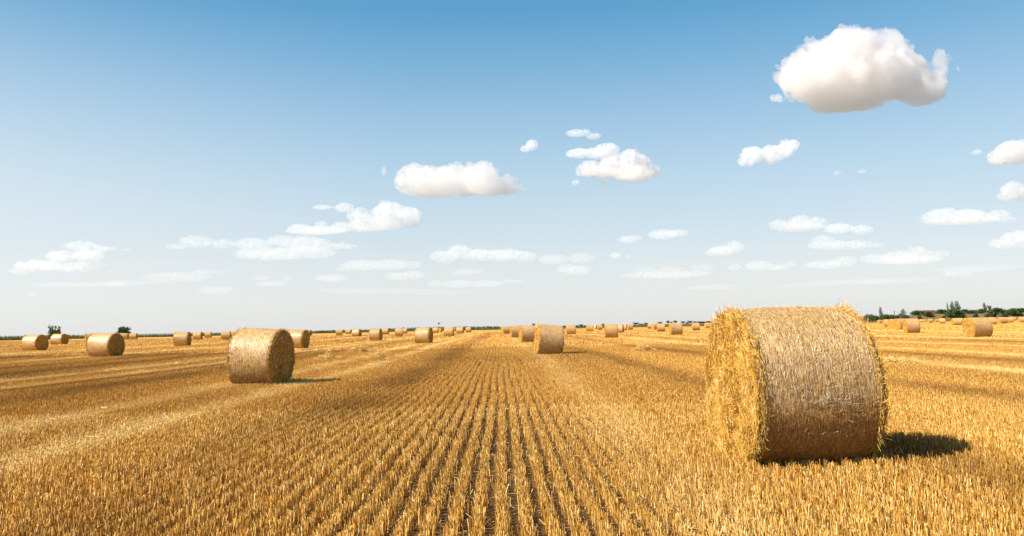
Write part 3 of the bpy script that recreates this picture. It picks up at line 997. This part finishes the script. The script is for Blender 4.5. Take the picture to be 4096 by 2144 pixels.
GL = 'shrubs at the field edge on the left'
tree('spiky', 189, 248, 1300.5, 268, 'shrub', 'dark green shrub with upright spiky shoots behind a bale on the far left', 'shrub', GL)
tree('bush', 467, 521, 1301, 300, 'shrub', 'rounded dark green shrub behind the small pair of bales on the left', 'shrub', GL)
GC = 'trees beyond the middle of the field'
for x0, x1, yt, d, form, lb in [
    (1277, 1301, 1320, 470, 'bush', 'leftmost of three small far bushes left of the small square-looking bale'),
    (1304, 1322, 1321, 470, 'bush', 'middle one of three small far bushes left of the small square-looking bale'),
    (1328, 1345, 1320, 470, 'bush', 'rightmost of three small far bushes, touching the small square-looking bale'),
    (2128, 2141, 1292, 470, 'round', 'tree top rising behind the left edge of the leaning bale'),
    (2247, 2266, 1300, 470, 'bush', 'low bush between the leaning bale and the lone upright bale'),
    (2303, 2312, 1299, 470, 'bush', 'tiny bush just right of the lone upright bale'),
    (2314, 2335, 1296, 470, 'round', 'round far tree between the lone upright bale and the small tilted bale'),
    (2334, 2345, 1299, 470, 'bush', 'small bush touching the left side of the small tilted bale'),
    (2402, 2420, 1293, 480, 'bush', 'bush behind the gap left of the tall square-looking bale'),
    (2531, 2555, 1288.5, 560, 'round', 'broad far tree just right of the small bale with golden left end'),
    (2552, 2560, 1292, 560, 'poplar', 'slim far tree between two broad far trees'),
    (2558, 2572, 1293.5, 560, 'round', 'second broad far tree right of the small bale with golden left end'),
    (2574, 2593, 1290, 560, 'round', 'far tree directly left of the trio of bales'),
    (2629, 2650, 1285.5, 560, 'bush', 'dark tree crown above the middle bale of the trio'),
    (2663, 2680, 1281.5, 560, 'round', 'tallest far tree with visible trunk above the trio of bales'),
    (2680, 2690, 1284.5, 560, 'bush', 'small crown between the two tallest trees above the trio of bales'),
    (2691, 2711, 1281, 560, 'round', 'spreading tree above the bale in longer straw'),
    (2722, 2742, 1283.5, 560, 'round', 'far tree between the bale in longer straw and the lone bale'),
    (2742, 2754, 1288, 560, 'dull', 'low bush right of the far tree behind the bale in longer straw'),
    (2749, 2771, 1281.5, 560, 'round', 'far tree to the left of the lone bale nearest the giant bale'),
    (2768, 2790, 1284, 560, 'bush', 'dark bush behind the lone bale nearest the giant bale'),
    (2788, 2820, 1284.5, 560, 'dull', 'wide dull bush between the lone bale and the giant bale'),
    (2818, 2850, 1283, 560, 'bush', 'dark bush above the small bales at the giant bale’s left edge'),
    (2848, 2880, 1282, 560, 'dull', 'bush half hidden by the left edge of the giant bale'),
]:
    tree(form, x0, x1, yt, d, 'tree' if form in ('round', 'poplar') else 'bush', lb, 'tree' if form in ('round', 'poplar') else 'bush', GC)
GR = 'trees and bushes along the earth bank'
for x0, x1, yt, d, form, lb in [
    (3452, 3492, 1255, 468, 'dull', 'greyish bush first to appear right of the giant bale'),
    (3480, 3519, 1257, 466, 'bush', 'low green bush left of the slim poplar'),
    (3516, 3536, 1228, 468, 'poplar', 'slim lone poplar right of the giant bale'),
    (3528, 3565, 1252, 467, 'bush', 'green bush at the foot of the slim poplar'),
    (3556, 3581, 1253, 466, 'bush', 'bush directly behind the utility pole'),
    (3576, 3596, 1258, 468, 'dull', 'small bush just right of the utility pole'),
    (3588, 3648, 1233, 466, 'cone', 'pointed triangular grey-green tree between the utility pole and the red roof'),
    (3646, 3697, 1238, 492, 'bush', 'rounded bright bush on the bank left of the red roof'),
    (3694, 3734, 1244, 480, 'bush', 'dark bush in front of the red roof'),
    (3748, 3795, 1234, 490, 'bush', 'bush at the right end of the red roof'),
    (3789, 3798, 1210, 510, 'poplar', 'thin bare spire of a tree left of the tall grey trees'),
    (3800, 3823, 1207, 510, 'poplar', 'left one of the two tall grey trees'),
    (3818, 3848, 1204.5, 510, 'poplar', 'right and broader one of the two tall grey trees'),
    (3786, 3848, 1230, 476, 'bush', 'wide dark bush in front of the tall grey trees'),
    (3826, 3862, 1240, 474, 'bush', 'dark bush overlapping the right side of the wide bush'),
    (3842, 3883, 1234, 486, 'bush', 'rounded bush right of the tall grey trees'),
    (3876, 3916, 1238, 500, 'dull', 'pale green bush on the bank between tall trees and small orange roof'),
    (3912, 3946, 1233, 505, 'bush', 'light green bush left of the small orange roof'),
    (3932, 3953, 1211, 515, 'poplar', 'tall dark conifer-like tree near the small orange roof'),
    (3954, 3969, 1219, 520, 'round', 'small airy tree right of the conifer-like tree'),
    (3957, 4022, 1227, 478, 'bush', 'huge dark rounded bush near the right border'),
    (4006, 4040, 1236, 486, 'bush', 'dark bush between the two huge rounded bushes'),
    (4030, 4086, 1228, 480, 'bush', 'second huge rounded bush nearest the right border'),
    (4068, 4110, 1230, 500, 'bush', 'bush cut off by the right border'),
    (3985, 4013, 1252, 470, 'silver', 'silvery pale shrub at the foot of the huge dark bush'),
    (3768, 3783, 1260, 472, 'bush', 'tiny green bush on the brown slope below the red roof'),
    (3893, 3915, 1251, 474, 'bush', 'small round bush alone on the brown slope'),
    (3938, 3957, 1255, 473, 'dull', 'dull small bush at the left foot of the huge dark bush'),
    (3668, 3690, 1258, 472, 'dull', 'dull low weeds bush on the slope below the bright bush'),
]:
    tall = form in ('poplar', 'cone', 'round')
    tree(form, x0, x1, yt, d, 'poplar' if form == 'poplar' else 'tree' if tall else 'bush', lb, 'tree' if tall else 'bush', GR)

# far hedgerow behind the middle of the field: one mass
g = Geo()
bl = []
for px in np.arange(1440, 2020, 6.0):
    d = 470 + rng.uniform(0, 14)
    top = np.interp(px, [1440, 1500, 1600, 1700, 1800, 1950, 2020], [1318, 1314.5, 1310.5, 1308.5, 1306.5, 1303.5, 1303.5]) + rng.uniform(-2.0, 3.0)
    c = at_depth(px, top, d)
    hgt = max(.9, c.z)
    bl.append((c.x, c.y, hgt * .5, rng.uniform(.8, 1.6), 1.2, hgt * .5))
for px in np.concatenate([np.arange(2020, 2440, 14.0), np.arange(2540, 2900, 9.0)]):
    d = 480 + rng.uniform(0, 20)
    c = at_depth(px, 1300, d)
    hgt = rng.uniform(.9, 1.9)
    bl.append((c.x, c.y, hgt * .5, rng.uniform(.8, 1.8), 1.2, hgt * .5))
leaf_cloud(g, bl, 16000, .38, GREEN + DULL[:2])
tag(g.obj('hedgerow', [M_LEAF]), 'long low green hedgerow along the far field edge in the middle', 'hedgerow', kind='stuff')

# ------------------------------------------------------------------ farm buildings and poles behind the bank
M_ROOF = simple_mat('rusty_red_roof', [(0.3, (.10, .028, .018)), (0.7, (.16, .045, .03))], 1.5, .8)
M_ORANGE = simple_mat('orange_tile_roof', [(0.3, (.42, .22, .13)), (0.7, (.55, .32, .20))], 1.5, .8)
M_WALL = simple_mat('pale_plaster', [(0.3, (.42, .38, .32)), (0.7, (.55, .50, .43))], 1.2, .9)
M_DARK = simple_mat('dark_opening', [(0.3, (.03, .03, .03)), (0.7, (.05, .05, .045))], 1, .6)
M_POLE = simple_mat('grey_wood', [(0.3, (.11, .09, .07)), (0.7, (.18, .15, .12))], 4, .9)


def box(g, x0, x1, y0, y1, z0, z1, mat=0):
    V = [(x, y, z) for z in (z0, z1) for y in (y0, y1) for x in (x0, x1)]
    F = [(0, 2, 3, 1), (4, 5, 7, 6), (0, 1, 5, 4), (2, 6, 7, 3), (0, 4, 6, 2), (1, 3, 7, 5)]
    g.add(V, F, None, mat)


def building(x0, x1, yt, yb, d, roofmat, name, label, hip=.14):
    a = at_depth(x0, yt, d); b = at_depth(x1, yt, d)
    eave = at_depth((x0 + x1) / 2, yb, d).z; ridge = at_depth((x0 + x1) / 2, yt, d).z
    base = float(bank_h(np.array([a.x]), np.array([a.y]))[0]) - .2
    w = b.x - a.x; dep = w * .55
    root = empty(name, ((a.x + b.x) / 2, a.y + dep / 2, base))
    ez, rz = eave - base, ridge - base
    g = Geo(); box(g, -w / 2 + .3, w / 2 - .3, -dep / 2 + .3, dep / 2 - .3, 0, ez); g.obj('wall', [M_WALL], root)
    g = Geo()
    k = w * hip
    V = [(-w / 2, -dep / 2, ez), (w / 2, -dep / 2, ez), (w / 2, dep / 2, ez), (-w / 2, dep / 2, ez), (-w / 2 + k, 0, rz), (w / 2 - k, 0, rz)]
    g.add(V, np.array([[0, 1, 5, 4], [2, 3, 4, 5], [3, 2, 1, 0]])); g.add(V, np.array([[1, 2, 5], [3, 0, 4]]))
    g.obj('roof', [roofmat], root)
    for q in (-.3, 0, .3):
        g = Geo(); box(g, q * w - .5, q * w + .5, -dep / 2 + .25, -dep / 2 + .32, ez * .35, ez * .8); g.obj('window', [M_DARK], root)
    tag(root, label, 'building', 'farm buildings behind the earth bank')


building(3692, 3758, 1240.5, 1253.5, 540, M_ROOF, 'farm_building', 'long farm building with rusty red roof half hidden by bushes on the bank')
building(3940, 3964, 1234.5, 1240.5, 540, M_ORANGE, 'farm_building', 'small farm building with pale orange roof between trees near the right border', .05)


def pole(px, yt, d, label, w=.22, arm=True):
    c = at_depth(px, yt, d); base = float(bank_h(np.array([c.x]), np.array([c.y]))[0])
    root = empty('utility_pole', (c.x, c.y, base - .1))
    g = Geo(); add_straws(g, np.array([[0, 0, 0.]]), np.array([[0, 0, 1.]]), c.z - base + .1, w, (.5, .5, .5), 3, taper=.8); g.obj('post', [M_POLE], root)
    if arm:
        g = Geo(); z = c.z - base - .3; box(g, -.9, .9, -.06, .06, z, z + .14); g.obj('crossarm', [M_POLE], root)
    tag(root, label, 'utility pole', 'utility poles by the earth bank')


pole(3577, 1243, 465, 'taller wooden utility pole right of the slim poplar', .5)
pole(3592.7, 1247.5, 500, 'thin distant utility pole left of the pointed triangular tree', .25, False)
SEED = 60
# ------------------------------------------------------------------ clouds: closed puffy bodies filled with scattering vapour
CLOUD_BASE = 1150.0


def cloud_mat(sigma, size, solid, aniso):
    m, nt, out = new_mat('cloud_vapour')
    tc = nt.nodes.new('ShaderNodeTexCoord')
    n = noise_tex(nt, tc.outputs['Object'], 1.0 / size, 7, .72, 0.5)
    mr = nt.nodes.new('ShaderNodeMapRange'); mr.inputs[1].default_value = .40 if solid else .41; mr.inputs[2].default_value = .60 if solid else .62
    mr.inputs[3].default_value = 0.0; mr.inputs[4].default_value = sigma * (2.4 if solid else 2.2)
    nt.links.new(n, mr.inputs[0])
    v = nt.nodes.new('ShaderNodeVolumePrincipled')
    v.inputs['Absorption Color'].default_value = (0, 0, 0, 1)
    v.inputs['Density Attribute'].default_value = ''
    v.inputs['Color'].default_value = (.962, .950, .944, 1)
    v.inputs['Anisotropy'].default_value = aniso
    nt.links.new(mr.outputs[0], v.inputs['Density'])
    nt.links.new(v.outputs[0], out.inputs['Volume'])
    m.cycles.volume_step_rate = .5
    return m


def ico(sub):
    import bmesh
    bm = bmesh.new(); bmesh.ops.create_icosphere(bm, subdivisions=sub, radius=1.0)
    V = np.array([v.co[:] for v in bm.verts]); F = np.array([[v.index for v in f.verts] for f in bm.faces])
    bm.free(); return V, F


ICO_V, ICO_F = ico(3)


def billow(co, nrm, size, amp, soft, seed):
    """cauliflower relief: rounded heads with sharp creases between them, finer and finer"""
    out = co.copy()
    turb = mnoise.turbulence; frac = mnoise.fractal
    for k in range(len(out)):
        p = Vector(co[k] / size) + Vector((seed, 0, 0))
        t = turb(p, 5, True, amplitude_scale=.62, frequency_scale=2.1)
        f = frac(p * .6 + Vector((9, seed, 4)), 1.0, 2.0, 3)
        t2 = turb(p * 3.7, 3, True, amplitude_scale=.6, frequency_scale=2.0)
        out[k] += nrm[k] * amp * ((t - .55) * soft[k] + .45 * f + .42 * (t2 - .5) * soft[k])
    return out


def cloud(origin, scale, puffs, tau, label, vox=None):
    """puffs are ellipses (cx, cy, rx, ry) in a crop of the photo; origin and scale take the crop to photo pixels"""
    P = np.array(puffs, float)
    P[:, 0] = origin[0] + P[:, 0] * scale; P[:, 1] = origin[1] + P[:, 1] * scale; P[:, 2:] *= scale
    yb = (P[:, 1] + P[:, 3]).max(); xm = (P[:, 0] * P[:, 2]).sum() / P[:, 2].sum()
    r = ray(xm, yb)
    d = CLOUD_BASE / max(r.z, CLOUD_BASE / 21000)
    k = d / FPX
    C = at_depth(xm, P[:, 1].mean(), d)
    g_v, g_f, n = [], [], 0
    rx_max = P[:, 2].max() * k
    extra = []
    for cx, cy, rx, ry in P:
        # smaller heads over the upper rim, a few ragged ones below
        for _ in range(int(np.clip(rx * ry / 260, 4, 12))):
            t = random.uniform(-.25, math.pi + .25) if random.random() < .8 else random.uniform(math.pi, 2 * math.pi)
            s_ = random.uniform(.22, .46) * min(ry, rx)
            extra.append((cx + math.cos(t) * rx * random.uniform(.55, .88), cy - math.sin(t) * ry * random.uniform(.55, .85), s_ * random.uniform(1.0, 1.7), s_))
    P0 = P; P = np.concatenate([P, np.array(extra)])
    for cx, cy, rx, ry in P:
        a, b = rx * k * 1.04, ry * k * 1.05
        dep = .55 * a + .45 * b
        off = random.uniform(-.4, .4) * min(rx_max, a * 2.0)
        c = at_depth(cx, cy, d + off) - C
        g_v.append(ICO_V * [a, dep, b] + np.array([c.x, c.y, c.z])); g_f.append(ICO_F + n); n += len(ICO_V)
    V = np.concatenate(g_v); F = np.concatenate(g_f)
    me = bpy.data.meshes.new('cloud'); me.from_pydata(V.tolist(), [], F.tolist())
    ob = bpy.data.objects.new('cloud', me); COL.objects.link(ob)
    ext = V.max(0) - V.min(0)
    vs = vox or max(ext[0] / 360, k * 2.0)
    md = ob.modifiers.new('r', 'REMESH'); md.mode = 'VOXEL'; md.voxel_size = vs; md.use_smooth_shade = True
    dg = bpy.context.evaluated_depsgraph_get()
    me2 = bpy.data.meshes.new_from_object(ob.evaluated_get(dg))
    ob.modifiers.clear(); ob.data = me2; bpy.data.meshes.remove(me)
    nv = len(me2.vertices)
    co = np.empty(nv * 3, np.float32); me2.vertices.foreach_get('co', co); co = co.reshape(-1, 3).astype(float)
    nr = np.empty(nv * 3, np.float32); me2.vertices.foreach_get('normal', nr); nr = nr.reshape(-1, 3).astype(float)
    s0 = min(ext[2], ext[0]) * .33
    # the underside of a fair-weather cloud is smoother than its top
    soft = np.clip(.7 + .6 * nr[:, 2], .25, 1.1)
    new = billow(co, nr, s0, s0 * .29, soft, random.uniform(0, 50))
    me2.vertices.foreach_set('co', new.astype(np.float32).reshape(-1)); me2.update()
    # rebuild the skin after the displacement so that no folds are left
    md = ob.modifiers.new('r', 'REMESH'); md.mode = 'VOXEL'; md.voxel_size = vs; md.use_smooth_shade = True
    dg = bpy.context.evaluated_depsgraph_get(); dg.update()
    me3 = bpy.data.meshes.new_from_object(ob.evaluated_get(dg))
    ob.modifiers.clear(); ob.data = me3; bpy.data.meshes.remove(me2); me2 = me3
    g_ = float(np.interp(tau, [1.2, 5], [0.0, .6])); tau *= float(np.interp(tau, [1.5, 3, 5, 10], [1, .8, .7, .62]))
    thick = 1.3 * ((.55 * P0[:, 2] + .45 * P0[:, 3]) * P0[:, 2]).sum() / P0[:, 2].sum() * k * 2
    tau *= np.interp(yb, [700, 900, 1000, 1200], [1, .8, .55, .42])
    me2.materials.clear(); me2.materials.append(cloud_mat(tau / thick, s0 * .62, tau > 2.5, g_))
    ob.name = 'cloud'
    ob.location = C
    tag(ob, label, 'cloud', 'fair weather clouds in the blue sky')
    return ob


random.seed(SEED)
A = ((3000, 80), .356); B = ((1450, 480), .5047); Cc = ((0, 760), .5435); D4 = ((1100, 760), .5435); E5 = ((2400, 760), .6584); F6 = ((2800, 460), .5031)
cloud(*A, [(1100, 330, 380, 215), (750, 480, 340, 240), (1450, 400, 350, 260), (1600, 260, 120, 125), (1100, 640, 700, 320), (600, 700, 260, 220), (450, 640, 130, 140),
           (1700, 620, 300, 280), (1860, 460, 100, 110), (1900, 760, 260, 170), (1100, 850, 500, 165), (850, 900, 200, 110), (450, 870, 90, 70), (350, 530, 45, 40),
           (2130, 460, 85, 115), (2150, 560, 90, 120), (2130, 680, 95, 120), (2090, 790, 110, 95), (2000, 850, 190, 85), (2225, 430, 55, 65)], 9.92,
      'biggest brightest cloud, high on the right with a raised tail at its right end')
cloud(*A, [(320, 870, 45, 40), (275, 890, 50, 30), (250, 860, 25, 25), (340, 910, 35, 20)], 0.7, 'small ragged scrap at the lower left of the biggest cloud')
cloud(*A, [(2335, 540, 14, 22), (2345, 565, 16, 14)], 0.4, 'tiny wisp right of the biggest cloud’s tail')
cloud(*B, [(420, 450, 160, 100), (330, 490, 85, 90), (560, 480, 200, 110), (740, 450, 170, 100), (930, 440, 150, 100), (700, 530, 350, 70), (1000, 520, 180, 75),
           (1150, 520, 90, 75), (1240, 550, 50, 35), (480, 585, 90, 35), (620, 560, 300, 50), (1060, 560, 180, 35)], 5.58,
      'long flat bright cloud left of the centre at mid height')
cloud(*B, [(1340, 200, 50, 42), (1290, 230, 40, 28)], 1.36, 'small single puff right above the long flat bright cloud')
cloud(*B, [(1700, 105, 90, 28), (1770, 90, 35, 20), (1830, 128, 60, 28)], 0.99, 'thin twin wisp topmost above the centre-right pair of clouds')
cloud(*B, [(1940, 240, 100, 55), (1860, 265, 110, 45), (1720, 265, 110, 38), (1990, 230, 50, 40)], 1.61, 'soft grey-pink cloud touching the upper left of a whiter heap')
cloud(*B, [(2120, 300, 90, 70), (1990, 350, 110, 70), (1800, 380, 85, 65), (1900, 420, 170, 45), (2200, 350, 90, 85), (2150, 430, 150, 60), (2270, 400, 90, 50), (2140, 480, 40, 25), (1740, 410, 50, 45)], 4.34,
      'white heaped cloud right of the centre below a soft grey-pink one')
cloud(*B, [(1690, 495, 35, 20)], 0.62, 'tiny left scrap under the white heaped cloud')
cloud(*B, [(1900, 505, 55, 26)], 0.87, 'small right scrap under the white heaped cloud')
cloud(*B, [(170, 405, 18, 38)], 0.50, 'tiny upright wisp left of the long flat bright cloud')
cloud(*D4, [(840, 170, 130, 75), (960, 190, 110, 75), (620, 190, 90, 55), (760, 250, 200, 50), (1000, 220, 70, 45)], 3.10, 'rounded cloud below the left end of the long flat bright cloud')
cloud(*D4, [(510, 130, 70, 38), (350, 128, 80, 16)], 0.99, 'thin streak left of the rounded cloud')
cloud(*D4, [(340, 260, 50, 35), (180, 285, 90, 35), (500, 275, 90, 40), (300, 300, 220, 28), (650, 280, 110, 30)], 1.86, 'bumpy cloud strip below the rounded cloud')
cloud(*Cc, [(1450, 380, 130, 45), (1300, 415, 90, 20), (1650, 395, 80, 40), (1860, 400, 140, 45), (2080, 370, 110, 40), (2250, 400, 180, 55), (2000, 470, 280, 45), (2300, 460, 180, 45), (2500, 415, 130, 25)], 1.36,
      'longest pale bumpy cloud bank in the left half of the sky')
cloud(*Cc, [(590, 410, 120, 35), (450, 490, 110, 45), (650, 480, 120, 50), (780, 430, 90, 20), (300, 560, 180, 40), (560, 570, 150, 38), (150, 590, 90, 30), (720, 560, 100, 30), (920, 438, 50, 12)], 1.49,
      'stepped pale cloud at the far left above the horizon')
cloud(*D4, [(1360, 455, 90, 50), (1250, 490, 110, 45), (1500, 480, 150, 45), (1680, 480, 150, 45), (1830, 490, 100, 40)], 1.61, 'long low cloud over the middle with a peak near its left end')
cloud(*D4, [(2050, 510, 120, 38), (2250, 500, 100, 40)], 0.81, 'faint cloud joining the right end of the long low middle cloud')
cloud(*D4, [(2150, 580, 80, 35), (2230, 590, 100, 35)], 0.93, 'pale tuft under the faint cloud right of the middle')
cloud(*D4, [(640, 555, 160, 40), (850, 550, 170, 38), (1010, 550, 80, 30), (520, 580, 80, 20)], 0.99, 'flat pale cloud left of the long low middle cloud')
cloud(*D4, [(900, 635, 90, 30), (1020, 625, 80, 32)], 0.93, 'short pale cloud under the flat pale one left of the middle')
cloud(*D4, [(420, 650, 120, 28), (350, 645, 60, 18)], 0.74, 'faint small cloud left of the short pale cloud')
cloud(*D4, [(1180, 690, 60, 32), (1350, 690, 150, 28), (1550, 690, 150, 25), (1750, 670, 80, 14)], 0.74, 'lowest long faint cloud strip over the middle of the horizon')
cloud(*D4, [(1400, 605, 100, 25), (1490, 600, 60, 20)], 0.62, 'faint wisp between the long low middle cloud and the lowest strip')
cloud(*Cc, [(1590, 735, 130, 28)], 0.68, 'lowest faint oval cloud in the left half')
cloud(*Cc, [(1920, 645, 70, 20), (2110, 650, 40, 25), (2000, 690, 130, 20)], 0.62, 'faint ragged patch below the longest pale cloud bank')
cloud(*Cc, [(1480, 600, 80, 18), (1300, 640, 250, 35), (1560, 600, 130, 18)], 0.56, 'broad faint veil between the stepped cloud and the lowest faint oval')
cloud(*Cc, [(850, 695, 80, 22)], 0.56, 'small faint oval below the stepped pale cloud')
cloud(*Cc, [(235, 770, 45, 18)], 0.50, 'tiny faint puff lowest on the far left')
cloud(*D4, [(2505, 480, 38, 22)], 0.62, 'tiny pale dot of cloud right of the middle')
cloud(*E5, [(1220, 200, 70, 48), (1090, 210, 60, 32), (1310, 200, 70, 38), (1200, 225, 160, 26)], 2.48, 'crisp three-humped cloud above the giant bale')
cloud(*E5, [(1450, 235, 90, 32), (1590, 240, 70, 28)], 1.49, 'low double puff touching the right end of the three-humped cloud')
cloud(*E5, [(1350, 305, 70, 30), (1400, 335, 140, 28), (1560, 330, 90, 28), (1660, 335, 70, 15)], 1.12, 'pale cloud directly under the low double puff')
cloud(*E5, [(2080, 150, 100, 38), (2230, 160, 120, 42), (2420, 155, 70, 35), (2200, 185, 220, 25), (2000, 175, 60, 28), (2470, 180, 60, 20)], 1.86, 'long flat cloud near the right border at two thirds height')
cloud(*E5, [(380, 270, 90, 30), (470, 262, 70, 22)], 1.12, 'right and larger of two small flat puffs right of the centre')
cloud(*E5, [(170, 300, 60, 25), (215, 290, 45, 16)], 0.87, 'left and smaller of two small flat puffs right of the centre')
cloud(*E5, [(820, 345, 55, 36), (740, 370, 90, 30), (680, 380, 50, 20)], 1.36, 'wedge-shaped small cloud above the left shoulder of the giant bale')
cloud(*E5, [(2550, 300, 110, 50), (2450, 330, 70, 30), (2390, 320, 30, 30)], 1.86, 'heaped cloud cut by the right border, lowest of three there')
cloud(*E5, [(1930, 385, 80, 40), (1800, 410, 90, 38), (1660, 420, 80, 32), (2050, 390, 70, 26), (1850, 425, 220, 25)], 1.61, 'wide bumpy cloud low above the farm trees')
cloud(*E5, [(1480, 435, 80, 32), (1350, 455, 110, 25)], 0.99, 'pale cloud left of the wide bumpy one, above the giant bale')
cloud(*E5, [(960, 460, 80, 32), (1150, 450, 40, 18), (1060, 470, 90, 20), (820, 470, 45, 20)], 0.87, 'pale broken strip just above the giant bale’s top left')
cloud(*E5, [(280, 495, 90, 25), (430, 490, 90, 30), (620, 475, 80, 28), (400, 515, 280, 20)], 0.87, 'faint triple-humped strip left of the giant bale')
cloud(*E5, [(95, 397, 35, 22), (170, 402, 18, 14)], 0.62, 'tiny faint puff under the two small flat puffs')
cloud(*E5, [(2140, 510, 60, 18), (2220, 512, 50, 16)], 0.56, 'faint low wisp under the wide bumpy cloud')
cloud(*E5, [(690, 590, 150, 18), (560, 595, 60, 12)], 0.43, 'very faint streak lowest above the left edge of the giant bale')
cloud(*F6, [(2480, 300, 140, 90), (2400, 330, 110, 70), (2600, 290, 120, 95), (2350, 360, 70, 35)], 3.72, 'topmost of three clouds cut by the right border')
cloud(*F6, [(2200, 295, 38, 22)], 0.62, 'tiny wisp left of the topmost cloud at the right border')
cloud(*F6, [(2490, 600, 100, 70), (2430, 650, 70, 35), (2600, 620, 100, 70)], 3.10, 'middle one of three clouds cut by the right border')
cloud(*F6, [(420, 320, 90, 70), (370, 370, 70, 38), (570, 310, 80, 75), (690, 260, 80, 60), (650, 310, 100, 40), (740, 240, 50, 40)], 1.86, 'slanting grey-pink cloud below the biggest cloud')
cloud(*F6, [(1090, 462, 35, 18)], 0.37, 'left of two tiny faint specks below the biggest cloud')
cloud(*F6, [(1290, 450, 40, 16)], 0.37, 'right of two tiny faint specks below the biggest cloud')
cloud(*Cc, [(700, 690, 420, 20), (500, 700, 300, 16), (1000, 680, 260, 16)], .40, 'long veil just above the horizon in the left third')
cloud(*D4, [(800, 745, 420, 16), (1200, 755, 300, 14), (500, 735, 250, 14)], .40, 'long thin veil lowest over the middle of the horizon')
cloud(*E5, [(1500, 560, 300, 16), (1800, 550, 260, 18), (1250, 580, 200, 12)], .45, 'long thin veil behind the top of the giant bale')
cloud(*E5, [(2250, 480, 220, 20), (2400, 470, 160, 18)], .5, 'faint veil low at the right border above the farm trees')
